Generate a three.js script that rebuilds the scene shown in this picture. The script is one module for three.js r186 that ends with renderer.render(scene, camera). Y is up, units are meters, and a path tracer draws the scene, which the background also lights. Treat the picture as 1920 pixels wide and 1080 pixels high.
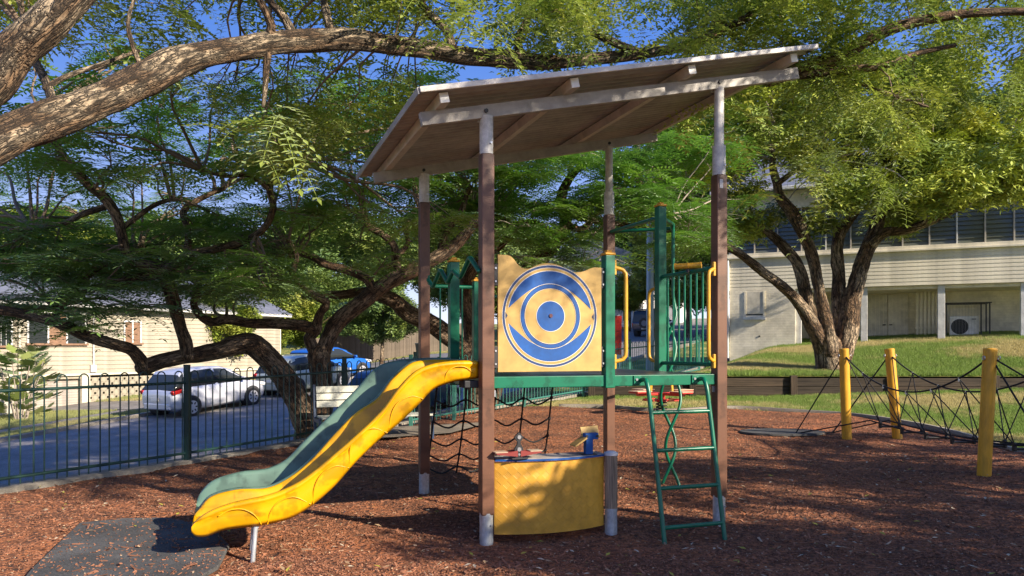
import * as THREE from 'three';
import { RoundedBoxGeometry } from 'three/addons/geometries/RoundedBoxGeometry.js';
import { mergeGeometries, mergeVertices } from 'three/addons/utils/BufferGeometryUtils.js';

// ---------------------------------------------------------------- camera, sky, sun, exposure
const scene = new THREE.Scene();
const F = 1444, EYE = 1.5, HORIZON = 655;                 // focal length and horizon row of the photograph, in its pixels
const camera = new THREE.PerspectiveCamera(2 * Math.atan(540 / F) * 180 / Math.PI, 1920 / 1080, 0.1, 900);
camera.position.set(0, EYE, 0);
camera.lookAt(0, EYE, -10);
camera.setViewOffset(1920, 1080, 0, 540 - HORIZON, 1920, 1080);
scene.add(camera);

const toSun = new THREE.Vector3(0.74, 0.445, 0.5).normalize();
function makeSky(w = 512, h = 256) {
  const data = new Float32Array(w * h * 4);
  const zen = [0.04, 0.145, 0.55], mid = [0.085, 0.26, 0.78], hor = [1.0, 1.04, 1.08];
  const d = new THREE.Vector3();
  for (let j = 0; j < h; j++) for (let i = 0; i < w; i++) {
    const el = ((j + 0.5) / h - 0.5) * Math.PI, az = ((i + 0.5) / w - 0.5) * 2 * Math.PI;
    d.set(Math.cos(el) * Math.cos(az), Math.sin(el), Math.cos(el) * Math.sin(az));
    const e = Math.max(0, d.y), a = Math.pow(1 - e, 7), b = Math.pow(1 - e, 1.6);
    const g = Math.max(0, d.dot(toSun)), glow = 0.55 * Math.pow(g, 7) + 0.8 * Math.pow(g, 60);
    const k = (j * w + i) * 4;
    for (let c = 0; c < 3; c++) {
      let v = zen[c] * (1 - b) + mid[c] * b; v = v * (1 - a) + hor[c] * a;
      data[k + c] = v + glow * [1, 0.93, 0.82][c];
    }
    data[k + 3] = 1;
  }
  const t = new THREE.DataTexture(data, w, h, THREE.RGBAFormat, THREE.FloatType);
  t.mapping = THREE.EquirectangularReflectionMapping; t.minFilter = t.magFilter = THREE.LinearFilter; t.needsUpdate = true;
  return t;
}
scene.background = makeSky();
scene.environment = scene.background;
const SKY = 0.68;
scene.backgroundIntensity = SKY; scene.environmentIntensity = SKY;

const sun = new THREE.DirectionalLight(new THREE.Color(1, 0.88, 0.71), 5);
sun.position.copy(toSun).multiplyScalar(70).add(new THREE.Vector3(0, 0, -14));
sun.target.position.set(0, 0, -14);
sun.castShadow = true; sun.shadow.mapSize.set(4096, 4096);
Object.assign(sun.shadow.camera, { left: -45, right: 45, top: 45, bottom: -45, near: 1, far: 160 });
scene.add(sun, sun.target);

const renderer = new THREE.WebGLRenderer({ antialias: true });
renderer.toneMapping = THREE.LinearToneMapping;
renderer.toneMappingExposure = 1.82;
renderer.shadowMap.enabled = true;

// ---------------------------------------------------------------- helpers
function rng(seed) { let s = seed >>> 0; return () => { s = (s + 0x6D2B79F5) >>> 0; let t = s; t = Math.imul(t ^ (t >>> 15), t | 1); t ^= t + Math.imul(t ^ (t >>> 7), t | 61); return ((t ^ (t >>> 14)) >>> 0) / 4294967296; }; }
const V3 = (x, y, z) => new THREE.Vector3(x, y, z);
const lerp = (a, b, t) => a + (b - a) * t, clamp = (x, a = 0, b = 1) => Math.min(b, Math.max(a, x));
const sstep = (a, b, x) => { const t = clamp((x - a) / (b - a)); return t * t * (3 - 2 * t); };
const P = (px, py, d) => V3((px - 960) / F * d, EYE - (py - HORIZON) / F * d, -d);        // a pixel at a depth
const lin = (r, g, b) => new THREE.Color().setRGB(r, g, b);

function hash2(x, y, s) { let h = Math.imul(x, 374761393) ^ Math.imul(y, 668265263) ^ Math.imul(s, 1274126177); h = Math.imul(h ^ (h >>> 13), 1274126177); return ((h ^ (h >>> 16)) >>> 0) / 4294967296; }
function tnoise(x, y, px, py, s) {           // value noise that repeats every px, py cells
  const xi = Math.floor(x), yi = Math.floor(y), fx = x - xi, fy = y - yi;
  const u = fx * fx * (3 - 2 * fx), v = fy * fy * (3 - 2 * fy), m = (a, b) => ((a % b) + b) % b;
  const x0 = m(xi, px), x1 = m(xi + 1, px), y0 = m(yi, py), y1 = m(yi + 1, py);
  return lerp(lerp(hash2(x0, y0, s), hash2(x1, y0, s), u), lerp(hash2(x0, y1, s), hash2(x1, y1, s), u), v);
}
function fbm(u, v, fx, fy, oct, s) { let a = 0, w = 0.5, t = 0; for (let o = 0; o < oct; o++) { a += w * tnoise(u * fx, v * fy, fx, fy, s + o * 17); t += w; w *= 0.55; fx *= 2; fy *= 2; } return a / t; }
const noise3 = (x, y, z) => { const a = tnoise(x + z * 0.71, y - z * 0.53, 4096, 4096, 5), b = tnoise(y * 1.1 + 31, z * 1.1 + x * 0.4, 4096, 4096, 9); return (a + b) - 1; };

function tex(n, fn, srgb = true, rep = 1) {
  const data = new Uint8Array(n * n * 4);
  for (let j = 0; j < n; j++) for (let i = 0; i < n; i++) {
    const c = fn((i + 0.5) / n, (j + 0.5) / n), k = (j * n + i) * 4;
    for (let q = 0; q < 3; q++) data[k + q] = clamp(Array.isArray(c) ? c[q] : c) * 255;
    data[k + 3] = 255;
  }
  const t = new THREE.DataTexture(data, n, n); t.wrapS = t.wrapT = THREE.RepeatWrapping; t.magFilter = THREE.LinearFilter; t.minFilter = THREE.LinearMipmapLinearFilter; t.generateMipmaps = true;
  if (srgb) t.colorSpace = THREE.SRGBColorSpace;
  t.repeat.set(rep, rep); t.needsUpdate = true; return t;
}
const re = (t, r, r2 = r) => { const c = t.clone(); c.repeat.set(r, r2); c.needsUpdate = true; return c; };
const mixc = (a, b, t) => a.map((v, i) => lerp(v, b[i], t));

// shared textures (uv is in metres; repeat = tiles per metre)
const T = {};
T.mottle = tex(512, (u, v) => { const n = fbm(u, v, 6, 6, 6, 3); const d = fbm(u, v, 30, 30, 3, 8); return 0.93 + 0.3 * (n - 0.5) + 0.1 * (d - 0.5); });                    // stains and dust
T.scuff = tex(512, (u, v) => { const n = fbm(u, v, 4, 4, 5, 33), s = fbm(u, v, 3, 90, 3, 34), s2 = fbm(u, v, 70, 4, 3, 36), d = fbm(u, v, 12, 12, 4, 35); return 0.99 - 0.17 * sstep(0.5, 0.72, n) - 0.15 * sstep(0.54, 0.72, d) - 0.07 * sstep(0.66, 0.8, s) * sstep(0.4, 0.6, n) - 0.07 * sstep(0.66, 0.8, s2) * sstep(0.4, 0.6, d); });
T.fine = tex(256, (u, v) => fbm(u, v, 40, 40, 3, 21), false);
T.bark = tex(512, (u, v) => {
  const w = fbm(u, v, 8, 8, 2, 40) * 0.07, a = fbm(u + w, v, 15, 5, 5, 41), a2 = fbm(u - w, v, 9, 13, 4, 48), c = Math.min(Math.abs(a - 0.5) * 2.2, Math.abs(a2 - 0.5) * 3 + 0.05), crack = sstep(0.0, 0.2, c), pl = fbm(u, v, 30, 22, 3, 43), big = fbm(u, v, 3, 3, 3, 47);
  const k = (0.45 + 0.55 * pl) * (0.34 + 0.66 * crack) * (0.85 + 0.4 * big);
  return mixc([0.72 * k, 0.6 * k, 0.48 * k], [0.85 * k, 0.78 * k, 0.68 * k], sstep(0.45, 0.7, big));
});
T.barkBump = tex(512, (u, v) => { const w = fbm(u, v, 8, 8, 2, 40) * 0.07, a = fbm(u + w, v, 15, 5, 5, 41), a2 = fbm(u - w, v, 9, 13, 4, 48), c = Math.min(Math.abs(a - 0.5) * 2.2, Math.abs(a2 - 0.5) * 3 + 0.05); return sstep(0.0, 0.35, c) * 0.75 + 0.25 * fbm(u, v, 40, 40, 3, 44); }, false);
T.mulch = tex(1024, (u, v) => {
  const a = fbm(u, v, 90, 90, 2, 51), b = fbm(u, v, 34, 60, 2, 52), c = fbm(u, v, 5, 5, 4, 53), sp = tnoise(u * 140, v * 100, 140, 100, 55);
  let k = 0.5 + 0.85 * (a * 0.6 + b * 0.4 - 0.25); k *= 0.68 + 0.62 * c;
  let col = [0.92 * k, 0.6 * k, 0.4 * k];
  if (sp > 0.93) col = mixc(col, [0.86, 0.68, 0.52], (sp - 0.93) * 9);
  return col;
});
T.mulchBump = tex(1024, (u, v) => 0.6 * fbm(u, v, 90, 90, 2, 51) + 0.4 * fbm(u, v, 34, 60, 2, 52), false);
T.asphalt = tex(512, (u, v) => { const a = tnoise(u * 220, v * 220, 220, 220, 61), b = fbm(u, v, 5, 5, 5, 62); const k = 0.5 + 0.2 * (a - 0.5) + 0.22 * (b - 0.5); return [k, k, k * 1.02]; });
T.rubber = tex(512, (u, v) => { const a = tnoise(u * 200, v * 200, 200, 200, 64), b = fbm(u, v, 5, 5, 4, 65), sp = tnoise(u * 120, v * 120, 120, 120, 66); const k = 0.3 + 0.16 * (a - 0.5) + 0.2 * (b - 0.5); return sp > 0.955 ? [0.45, 0.34, 0.27] : [k, k * 0.99, k * 0.97]; });
T.concrete = tex(512, (u, v) => { const a = tnoise(u * 150, v * 150, 150, 150, 67), b = fbm(u, v, 4, 4, 6, 68); const k = 0.6 + 0.1 * (a - 0.5) + 0.3 * (b - 0.5); return [k, k * 0.96, k * 0.9]; });
T.wood = tex(512, (u, v) => { const w = fbm(u, v, 2, 3, 3, 70), g = fbm(u + 0.03 * w, v, 60, 3, 4, 71), b = fbm(u, v, 3, 3, 4, 72); const k = 0.35 + 0.55 * g + 0.3 * (b - 0.5); return [k, k * 0.94, k * 0.86]; });
T.woodBump = tex(512, (u, v) => { const w = fbm(u, v, 2, 3, 3, 70); return fbm(u + 0.03 * w, v, 60, 3, 4, 71); }, false);
T.grass = tex(1024, (u, v) => {
  const a = fbm(u, v, 150, 110, 2, 81), b = fbm(u, v, 7, 7, 5, 82), c = fbm(u, v, 3, 3, 3, 83);
  const k = 0.74 + 0.8 * (a - 0.4);
  return mixc([0.5 * k, 0.58 * k, 0.22 * k], [0.9 * k, 0.82 * k, 0.48 * k], sstep(0.42, 0.68, 0.55 * b + 0.45 * c));
});
T.grassBump = tex(512, (u, v) => fbm(u, v, 80, 80, 3, 81), false);

function std(color, rough = 0.6, extra = {}) { return new THREE.MeshStandardMaterial({ color, roughness: rough, side: THREE.DoubleSide, ...extra }); }
const stained = (color, rough, rep = 0.7, extra = {}) => std(color, rough, { map: re(T.mottle, rep), bumpMap: re(T.fine, 6), bumpScale: 0.0006, ...extra });
const M = {
  green: std(lin(0.002, 0.155, 0.08), 0.34, { map: re(T.scuff, 1.5), roughnessMap: null }), yellowPipe: stained(lin(0.82, 0.43, 0.03), 0.4, 1.3), yellowCap: stained(lin(0.85, 0.4, 0.02), 0.45),
  brown: std(lin(0.16, 0.07, 0.038), 0.42, { map: re(T.scuff, 1.1), bumpMap: re(T.fine, 5), bumpScale: 0.0005 }), galv: stained(lin(0.55, 0.58, 0.6), 0.45, 2.5, { metalness: 0.55 }), whitePole: stained(lin(0.68, 0.66, 0.62), 0.45, 1.5),
  roofWhite: stained(lin(0.42, 0.385, 0.345), 0.5, 1.2), roofSheet: stained(lin(0.42, 0.41, 0.4), 0.5, 0.8), purlin: stained(lin(0.68, 0.6, 0.52), 0.5, 1.2), flash: stained(lin(0.82, 0.76, 0.68), 0.45, 1.2),
  slideY: std(lin(0.8, 0.4, 0.002), 0.36, { map: re(T.scuff, 0.7), bumpMap: re(T.fine, 3), bumpScale: 0.0004 }), slideG: std(lin(0.12, 0.21, 0.16), 0.42, { map: re(T.scuff, 0.8) }),
  deck: stained(lin(0.06, 0.065, 0.065), 0.3, 3), panelY: std(lin(0.6, 0.375, 0.105), 0.6, { map: re(T.mottle, 0.9) }), blue: std(lin(0.0, 0.09, 0.36), 0.65, { map: re(T.mottle, 1.4) }),
  navy: std(lin(0.01, 0.028, 0.085), 0.5), cream: std(lin(0.8, 0.74, 0.62), 0.5), black: std(lin(0.018, 0.018, 0.02), 0.5), rope: std(lin(0.018, 0.018, 0.02), 0.85), red: stained(lin(0.62, 0.035, 0.02), 0.4, 2),
  steel: std(lin(0.55, 0.56, 0.58), 0.3, { metalness: 0.8 }), fence: stained(lin(0.012, 0.05, 0.042), 0.42, 2), fenceTeal: stained(lin(0.055, 0.22, 0.175), 0.42, 2), timberGrey: std(lin(0.75, 0.63, 0.5), 0.9, { map: re(T.wood, 1.6, 0.7), bumpMap: re(T.woodBump, 1.6, 0.7), bumpScale: 0.006 }),  // fence is fenceTeal darkened: shade of the street run painted into the colour
  postY: stained(lin(0.85, 0.43, 0.025), 0.42, 1.2), rubber: std(0xffffff, 0.95, { map: re(T.rubber, 0.9), bumpMap: re(T.fine, 3), bumpScale: 0.003 }),
  bark: std(lin(0.74, 0.69, 0.62), 0.95, { map: re(T.bark, 1.5, 1.1), bumpMap: re(T.barkBump, 1.5, 1.1), bumpScale: 0.045 }), barkSmooth: std(lin(0.55, 0.46, 0.4), 0.9, { map: re(T.bark, 2.2, 1.2), bumpMap: re(T.barkBump, 2.2, 1.2), bumpScale: 0.012 }),
  barkGrey: std(lin(0.8, 0.72, 0.64), 0.95, { map: re(T.bark, 1.2, 0.7), bumpMap: re(T.barkBump, 1.2, 0.7), bumpScale: 0.04 }), twig: std(lin(0.2, 0.14, 0.1), 0.9), twigPale: std(lin(0.35, 0.29, 0.24), 0.9),
};

// names and userData
const used = new Map();
const numbered = n => { const k = used.get(n) ?? 0; used.set(n, k + 1); return k ? `${n}_${String(k).padStart(3, '0')}` : n; };
function top(o, name, label, category, group, kind) {
  o.name = numbered(name); scene.add(o);
  if (label) o.userData.label = label;
  if (category) o.userData.category = category;
  if (group) o.userData.group = group;
  if (kind) o.userData.kind = kind;
  return o;
}
const thing = (name, label, category, pos = [0, 0, 0], turn = 0, group) => { const g = new THREE.Group(); g.position.set(...pos); g.rotation.y = turn; return top(g, name, label, category, group); };
function part(name, geo, mat, parent, label) { const m = new THREE.Mesh(geo, mat); m.name = name; m.castShadow = m.receiveShadow = true; parent.add(m); if (label) m.userData.label = label; return m; }
const parts = (name, geos, mat, parent) => geos.forEach(g => part(name, g, mat, parent));
const sub = (name, parent) => { const g = new THREE.Group(); g.name = name; parent.add(g); return g; };
const structure = (name, geo, mat, label) => { const m = new THREE.Mesh(geo, mat); m.receiveShadow = m.castShadow = true; return top(m, name, label, null, null, 'structure'); };

// geometry
function metric(g) {                       // uv in metres, by the way each face points
  g = g.index ? g.toNonIndexed() : g; const p = g.attributes.position, n = p.count, uv = new Float32Array(n * 2), a = V3(), b = V3(), c = V3();
  for (let i = 0; i < n; i += 3) {
    a.fromBufferAttribute(p, i); b.fromBufferAttribute(p, i + 1).sub(a); c.fromBufferAttribute(p, i + 2).sub(a); b.cross(c);
    const ax = Math.abs(b.x), ay = Math.abs(b.y), az = Math.abs(b.z);
    for (let k = 0; k < 3; k++) { const x = p.getX(i + k), y = p.getY(i + k), z = p.getZ(i + k); const [s, t] = ay >= ax && ay >= az ? [x, z] : ax >= az ? [z, y] : [x, y]; uv[(i + k) * 2] = s; uv[(i + k) * 2 + 1] = t; }
  }
  g.setAttribute('uv', new THREE.BufferAttribute(uv, 2)); return g;
}
const clean = g => { g = g.index ? g.toNonIndexed() : g; for (const k of Object.keys(g.attributes)) if (!['position', 'normal', 'uv'].includes(k)) g.deleteAttribute(k); return g; };
const join = list => mergeGeometries(list.map(clean));
const box = (w, h, d, x = 0, y = 0, z = 0, r = 0) => metric(r ? new RoundedBoxGeometry(w, h, d, 1, r) : new THREE.BoxGeometry(w, h, d)).translate(x, y, z);
const box2 = (x0, x1, y0, y1, z0, z1, r = 0) => box(x1 - x0, y1 - y0, z1 - z0, (x0 + x1) / 2, (y0 + y1) / 2, (z0 + z1) / 2, r);
const cyl = (r0, r1, h, x = 0, y = 0, z = 0, n = 16) => new THREE.CylinderGeometry(r1, r0, h, n).translate(x, y + h / 2, z);   // stands on y
function pipe(pts, r, n = 8, smooth = true, seg) {
  const c = smooth ? new THREE.CatmullRomCurve3(pts, false, 'centripetal') : new THREE.CurvePath();
  if (!smooth) for (let i = 0; i + 1 < pts.length; i++) c.add(new THREE.LineCurve3(pts[i], pts[i + 1]));
  const g = new THREE.TubeGeometry(c, seg ?? Math.max(2, pts.length * 5), r, n, false);
  const caps = [pts[0], pts[pts.length - 1]].map(p => new THREE.SphereGeometry(r, n, 4).translate(p.x, p.y, p.z));
  return join([g, ...caps]);
}
function rod(a, b, r, n = 8, r2 = r) { const d = b.clone().sub(a), g = new THREE.CylinderGeometry(r2, r, d.length(), n); g.applyQuaternion(new THREE.Quaternion().setFromUnitVectors(V3(0, 1, 0), d.clone().normalize())); const m = a.clone().add(b).multiplyScalar(0.5); return g.translate(m.x, m.y, m.z); }
const rods = (list, r, n = 6) => join(list.map(([a, b]) => rod(a, b, r, n)));
function bendPipe(pts, rad, r, n = 8) {    // straight runs with rounded corners
  const out = [pts[0]];
  for (let i = 1; i + 1 < pts.length; i++) { const a = pts[i - 1].clone().sub(pts[i]), b = pts[i + 1].clone().sub(pts[i]); const q = Math.min(rad, a.length() / 2, b.length() / 2); a.setLength(q).add(pts[i]); b.setLength(q).add(pts[i]); for (let k = 0; k <= 4; k++) { const t = k / 4; out.push(a.clone().multiplyScalar((1 - t) ** 2).addScaledVector(pts[i], 2 * t * (1 - t)).addScaledVector(b, t * t)); } }
  out.push(pts[pts.length - 1]); return pipe(out, r, n, false, out.length * 2);
}
function loft(rings, closed = true) {      // rings of equal length, capped; smooth along, faceted where the ring bends sharply by mergeVertices
  const n = rings[0].length, pos = [], idx = [], uv = []; let len = 0;
  rings.forEach((r, i) => { if (i) len += r[0].distanceTo(rings[i - 1][0]); let w = 0; r.forEach((p, k) => { if (k) w += p.distanceTo(r[k - 1]); pos.push(p.x, p.y, p.z); uv.push(w, len); }); });
  for (let i = 0; i + 1 < rings.length; i++) for (let k = 0; k < (closed ? n : n - 1); k++) { const a = i * n + k, b = i * n + (k + 1) % n, c = a + n, d = b + n; idx.push(a, b, c, b, d, c); }
  if (closed) for (const i of [0, rings.length - 1]) { const m = V3(); rings[i].forEach(p => m.add(p)); m.divideScalar(n); const ci = pos.length / 3; pos.push(m.x, m.y, m.z); uv.push(0, 0); for (let k = 0; k < n; k++) { const a = i * n + k, b = i * n + (k + 1) % n; i ? idx.push(a, b, ci) : idx.push(b, a, ci); } }
  const g = new THREE.BufferGeometry(); g.setAttribute('position', new THREE.Float32BufferAttribute(pos, 3)); g.setAttribute('uv', new THREE.Float32BufferAttribute(uv, 2)); g.setIndex(idx); g.computeVertexNormals(); return g;
}
function extrude(shape, depth, bevel = 0, seg = 16) { return metric(new THREE.ExtrudeGeometry(shape, { depth, bevelEnabled: bevel > 0, bevelSize: bevel, bevelThickness: bevel, bevelSegments: 1, curveSegments: seg })); }
const poly = pts => { const s = new THREE.Shape(); pts.forEach(([x, y], i) => i ? s.lineTo(x, y) : s.moveTo(x, y)); s.closePath(); return s; };

// street axes: s runs up the street, t across it away from the playground
const SX = 0.48, SD = 0.877, OX = -10, OD = 26;
const st = (x, d) => [SX * (x - OX) + SD * (d - OD), -SD * (x - OX) + SX * (d - OD)];
const fromST = (s, t) => [OX + SX * s - SD * t, OD + SD * s + SX * t];
const STREET_TURN = Math.atan2(SD, SX);      // turns local +x up the street, local +z towards the playground

// ---------------------------------------------------------------- terrain
const streetY = s => s > 60 ? 4.55 + 0.04 * (s - 60) : s < -30 ? -3.1 + 0.03 * (s + 30) : -0.55 + 0.085 * s;
const playY = (x, d) => { const q = Math.max(0, d - 10.5); return 0.05 * q * q / (q + 1) + 0.03 * Math.max(0, x - 6) * sstep(12, 18, d); };
const fenceT = s => lerp(-12.8, -14.2, sstep(-9, 3, s));
function landY(x, d) {
  const [s, t] = st(x, d), tf = fenceT(s) + 0.25, a = playY(x, d > 32 ? 32 : d), R = streetY(s);
  if (t > 1.3) return R - 0.05 * Math.min(14, t - 1.3);
  return lerp(a, R, sstep(tf, tf + 3.6, t));
}
const WALL_D = 18.5;
function lawnY(x, d) {
  const [s, t] = st(x, d), tf = fenceT(s), y = 0.84 + 0.08 * Math.min(12, d - WALL_D) + 0.075 * Math.max(0, Math.min(x, 16) - 7.6) * sstep(WALL_D, 22.5, d);
  return lerp(Math.min(y, landY(x, d) + 0.012), y, sstep(-0.2, -2.6, t - tf));
}
function grid(nu, nv, fn) {               // fn(i / nu, j / nv) -> [x, y, d]; uv in metres
  const pos = [], uv = [], idx = [];
  for (let j = 0; j <= nv; j++) for (let i = 0; i <= nu; i++) { const [x, y, d] = fn(i / nu, j / nv); pos.push(x, y, -d); uv.push(x, d); }
  for (let j = 0; j < nv; j++) for (let i = 0; i < nu; i++) { const a = j * (nu + 1) + i, b = a + 1, c = a + nu + 1, e = c + 1; idx.push(a, b, c, b, e, c); }
  const g = new THREE.BufferGeometry(); g.setAttribute('position', new THREE.Float32BufferAttribute(pos, 3)); g.setAttribute('uv', new THREE.Float32BufferAttribute(uv, 2)); g.setIndex(idx); g.computeVertexNormals(); return g;
}
const mulchEdge = [[-9.5, 2], ...[-15, -13, -11.5, -10, -8.8, -7.4].map(s => fromST(s, fenceT(s) - 0.12)), ...[-5.6, -4.6, -3.6].map(s => fromST(s, fenceT(s) + 0.1)), [1.0, 16.35], [1.9, 16.3], [3.07, 15.6], [4.57, 16.1], [5.6, 15.6], [6.55, 14.9], [7.05, 13.9], [7.3, 12.7], [7.15, 10.7], [7.5, 8], [8.5, 4], [9, -4], [-9.5, -4]];
function insidePoly(x, y, poly) { let c = false; for (let i = 0, j = poly.length - 1; i < poly.length; j = i++) { const [xi, yi] = poly[i], [xj, yj] = poly[j]; if ((yi > y) !== (yj > y) && x < (xj - xi) * (y - yi) / (yj - yi) + xi) c = !c; } return c; }
const inMulch = (x, d) => insidePoly(x, d, mulchEdge);
const mulchLump = (x, d) => 0.03 + 0.045 * noise3(x * 0.9, d * 0.9, 3) + 0.026 * noise3(x * 3.1, d * 3.1, 7) - 0.05 * Math.exp(-((x - 1.45) ** 2 * 3 + (d - 6.0) ** 2 * 9)) - 0.04 * Math.exp(-((x - 0.5) ** 2 * 3 + (d - 5.75) ** 2 * 12));
{
  // the land, one sheet to the horizon, sunk a little below the surfaces laid on it
  const G = grid(260, 110, (i, j) => {
    const a = i * Math.PI * 2, r = 0.6 * Math.pow(700, j), x = Math.sin(a) * r, d = Math.cos(a) * r; let y = landY(x, d); const [s, t] = st(x, d);
    if (inMulch(x, d)) y -= 0.1; if (t > -8.6 && t < 1.7) y -= 0.1; if (d > WALL_D + 0.3 && t < fenceT(s) - 0.4) y -= 0.12;
    return [x, y, d];
  });
  structure('ground', G, std(lin(0.95, 0.95, 0.9), 1, { map: re(T.grass, 0.35), bumpMap: re(T.grassBump, 0.8), bumpScale: 0.03 }), 'dry patchy grass verge along the street');
  // bark mulch, a fan that ends on the edging
  const cx = 0.6, cd = 9.2, rim = a => { const dx = Math.sin(a), dd = Math.cos(a); let best = 1e9; for (let i = 0, j = mulchEdge.length - 1; i < mulchEdge.length; j = i++) { const [x1, y1] = mulchEdge[j], [x2, y2] = mulchEdge[i], ex = x2 - x1, ey = y2 - y1, det = dx * -ey + dd * ex; if (Math.abs(det) < 1e-9) continue; const rx = x1 - cx, ry = y1 - cd, k = (-rx * ey + ry * ex) / det, m = (dx * ry - dd * rx) / det; if (k > 0 && m >= -1e-6 && m <= 1 + 1e-6) best = Math.min(best, k); } return best; };
  const rims = Array.from({ length: 321 }, (_, i) => rim(i / 320 * Math.PI * 2));
  const MG = grid(320, 90, (i, j) => { const k = Math.round(i * 320), a = i * Math.PI * 2, r = rims[k % 320] * Math.pow(j, 0.8), x = cx + Math.sin(a) * r, d = cd + Math.cos(a) * r; return [x, landY(x, d) + mulchLump(x, d), d]; });
  structure('bark_mulch', MG, std(lin(0.55, 0.5, 0.44), 1, { map: re(T.mulch, 0.42), bumpMap: re(T.mulchBump, 0.42), bumpScale: 0.035 }), 'red brown bark mulch covering the playground floor');
  // lawn above the sleeper wall
  structure('lawn', grid(110, 70, (i, j) => { const d = WALL_D + 0.06 + j * 24; const w = 1.62 + (d - WALL_D) * 0.66, x = w + i * (26 - w); return [x, lawnY(x, d), d]; }), std(lin(1, 1, 0.9), 1, { map: re(T.grass, 0.45), bumpMap: re(T.grassBump, 1), bumpScale: 0.04 }), 'sloping lawn between the sleeper wall and the cream house');
  // street
  const strip = (s0, s1, t0, t1, ns, nt, dy) => grid(ns, nt, (i, j) => { const s = lerp(s0, s1, i), t = lerp(t0, t1, j), [x, d] = fromST(s, t); return [x, (t > 1.3 ? landY(x, d) : streetY(s)) + dy, d]; });
  structure('road', strip(-45, 120, -8.2, 1.3, 240, 4, 0.01), std(lin(1, 0.93, 0.83), 0.9, { map: re(T.asphalt, 0.5), bumpMap: re(T.fine, 3), bumpScale: 0.004 }), 'grey asphalt street climbing past the parked cars');
  const kerb = (t, w, n) => { const rings = []; for (let k = 0; k <= n; k++) { const s = lerp(-45, 120, k / n), y = streetY(s); rings.push([[t - w / 2, y - 0.2], [t - w / 2, y + 0.11], [t + w / 2, y + 0.11], [t + w / 2, y - 0.2]].map(([tt, yy]) => { const [x, d] = fromST(s, tt); return V3(x, yy, -d); })); } return metric(loft(rings)); };
  const conc = std(lin(0.72, 0.7, 0.66), 0.9, { map: re(T.concrete, 0.6), bumpMap: re(T.fine, 4), bumpScale: 0.003 });
  M.concrete = conc;
  structure('kerb', kerb(1.42, 0.24, 120), conc, 'concrete kerb along the far side of the street');
  structure('kerb', kerb(-8.32, 0.24, 120), conc, 'concrete kerb beside the playground side of the street');
  structure('footpath', strip(-40, 90, 3.6, 4.9, 160, 3, 0.02), conc, 'concrete footpath in front of the weatherboard house');
  structure('driveway', strip(-0.1, 2.5, 1.54, 10.9, 6, 16, 0.035), conc, 'concrete driveway leading to the roller garage door');
  structure('car_bay', strip(6.5, 24, 1.54, 8.2, 20, 8, 0.03), std(lin(0.9, 0.88, 0.85), 0.9, { map: re(T.asphalt, 0.5) }), 'worn parking bay in front of the paling fence');
  // edging of the mulch
  const sweep = (pts, w, y0, y1) => { const rings = pts.map(([x, d], i) => { const a = pts[Math.max(0, i - 1)], b = pts[Math.min(pts.length - 1, i + 1)], L = Math.hypot(b[0] - a[0], b[1] - a[1]), nx = (b[1] - a[1]) / L, nd = -(b[0] - a[0]) / L, y = landY(x, d); return [[-w / 2, y0], [-w / 2, y1], [w / 2, y1], [w / 2, y0]].map(([o, h]) => V3(x + nx * o, y + h, -(d + nd * o))); }); return metric(loft(rings)); };
  const smoothPts = (pts, n) => new THREE.CatmullRomCurve3(pts.map(([x, d]) => V3(x, 0, d)), false, 'centripetal').getPoints(n).map(p => [p.x, p.z]);
  structure('mulch_edging', sweep(smoothPts([[1.0, 16.4], [1.9, 16.3], [3.07, 15.6], [4.57, 16.1], [5.6, 15.6], [6.55, 14.9], [7.05, 13.9], [7.3, 12.7], [7.15, 10.7], [7.5, 8]], 50), 0.11, -0.15, 0.085), conc, 'thin concrete edging between mulch and lawn');
  structure('fence_plinth', sweep([-17, -14, -12, -10, -8, -6.4].map(s => fromST(s, fenceT(s) + 0.03)), 0.3, -0.4, 0.07), conc, 'concrete plinth along the foot of the hoop fence');
  structure('fence_plinth', sweep([-5.6, -4, -2, 0, 3, 6, 10, 14].map(s => fromST(s, fenceT(s) + 0.25)), 0.26, -0.4, 0.06), conc, 'concrete plinth under the fence by the grass patch');
  structure('bench_pad', grid(10, 8, (i, j) => { const a = [lerp(-3.2, -1.0, i), lerp(11.35, 12.45, i)], b = [lerp(-2.6, -0.35, i), lerp(12.9, 13.75, i)]; const x = lerp(a[0], b[0], j), d = lerp(a[1], b[1], j); return [x, landY(x, d) + 0.085, d]; }), std(lin(0.62, 0.56, 0.5), 0.95, { map: re(T.concrete, 0.7), bumpMap: re(T.fine, 4), bumpScale: 0.004 }), 'old concrete pad beside the bench');
}

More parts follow.
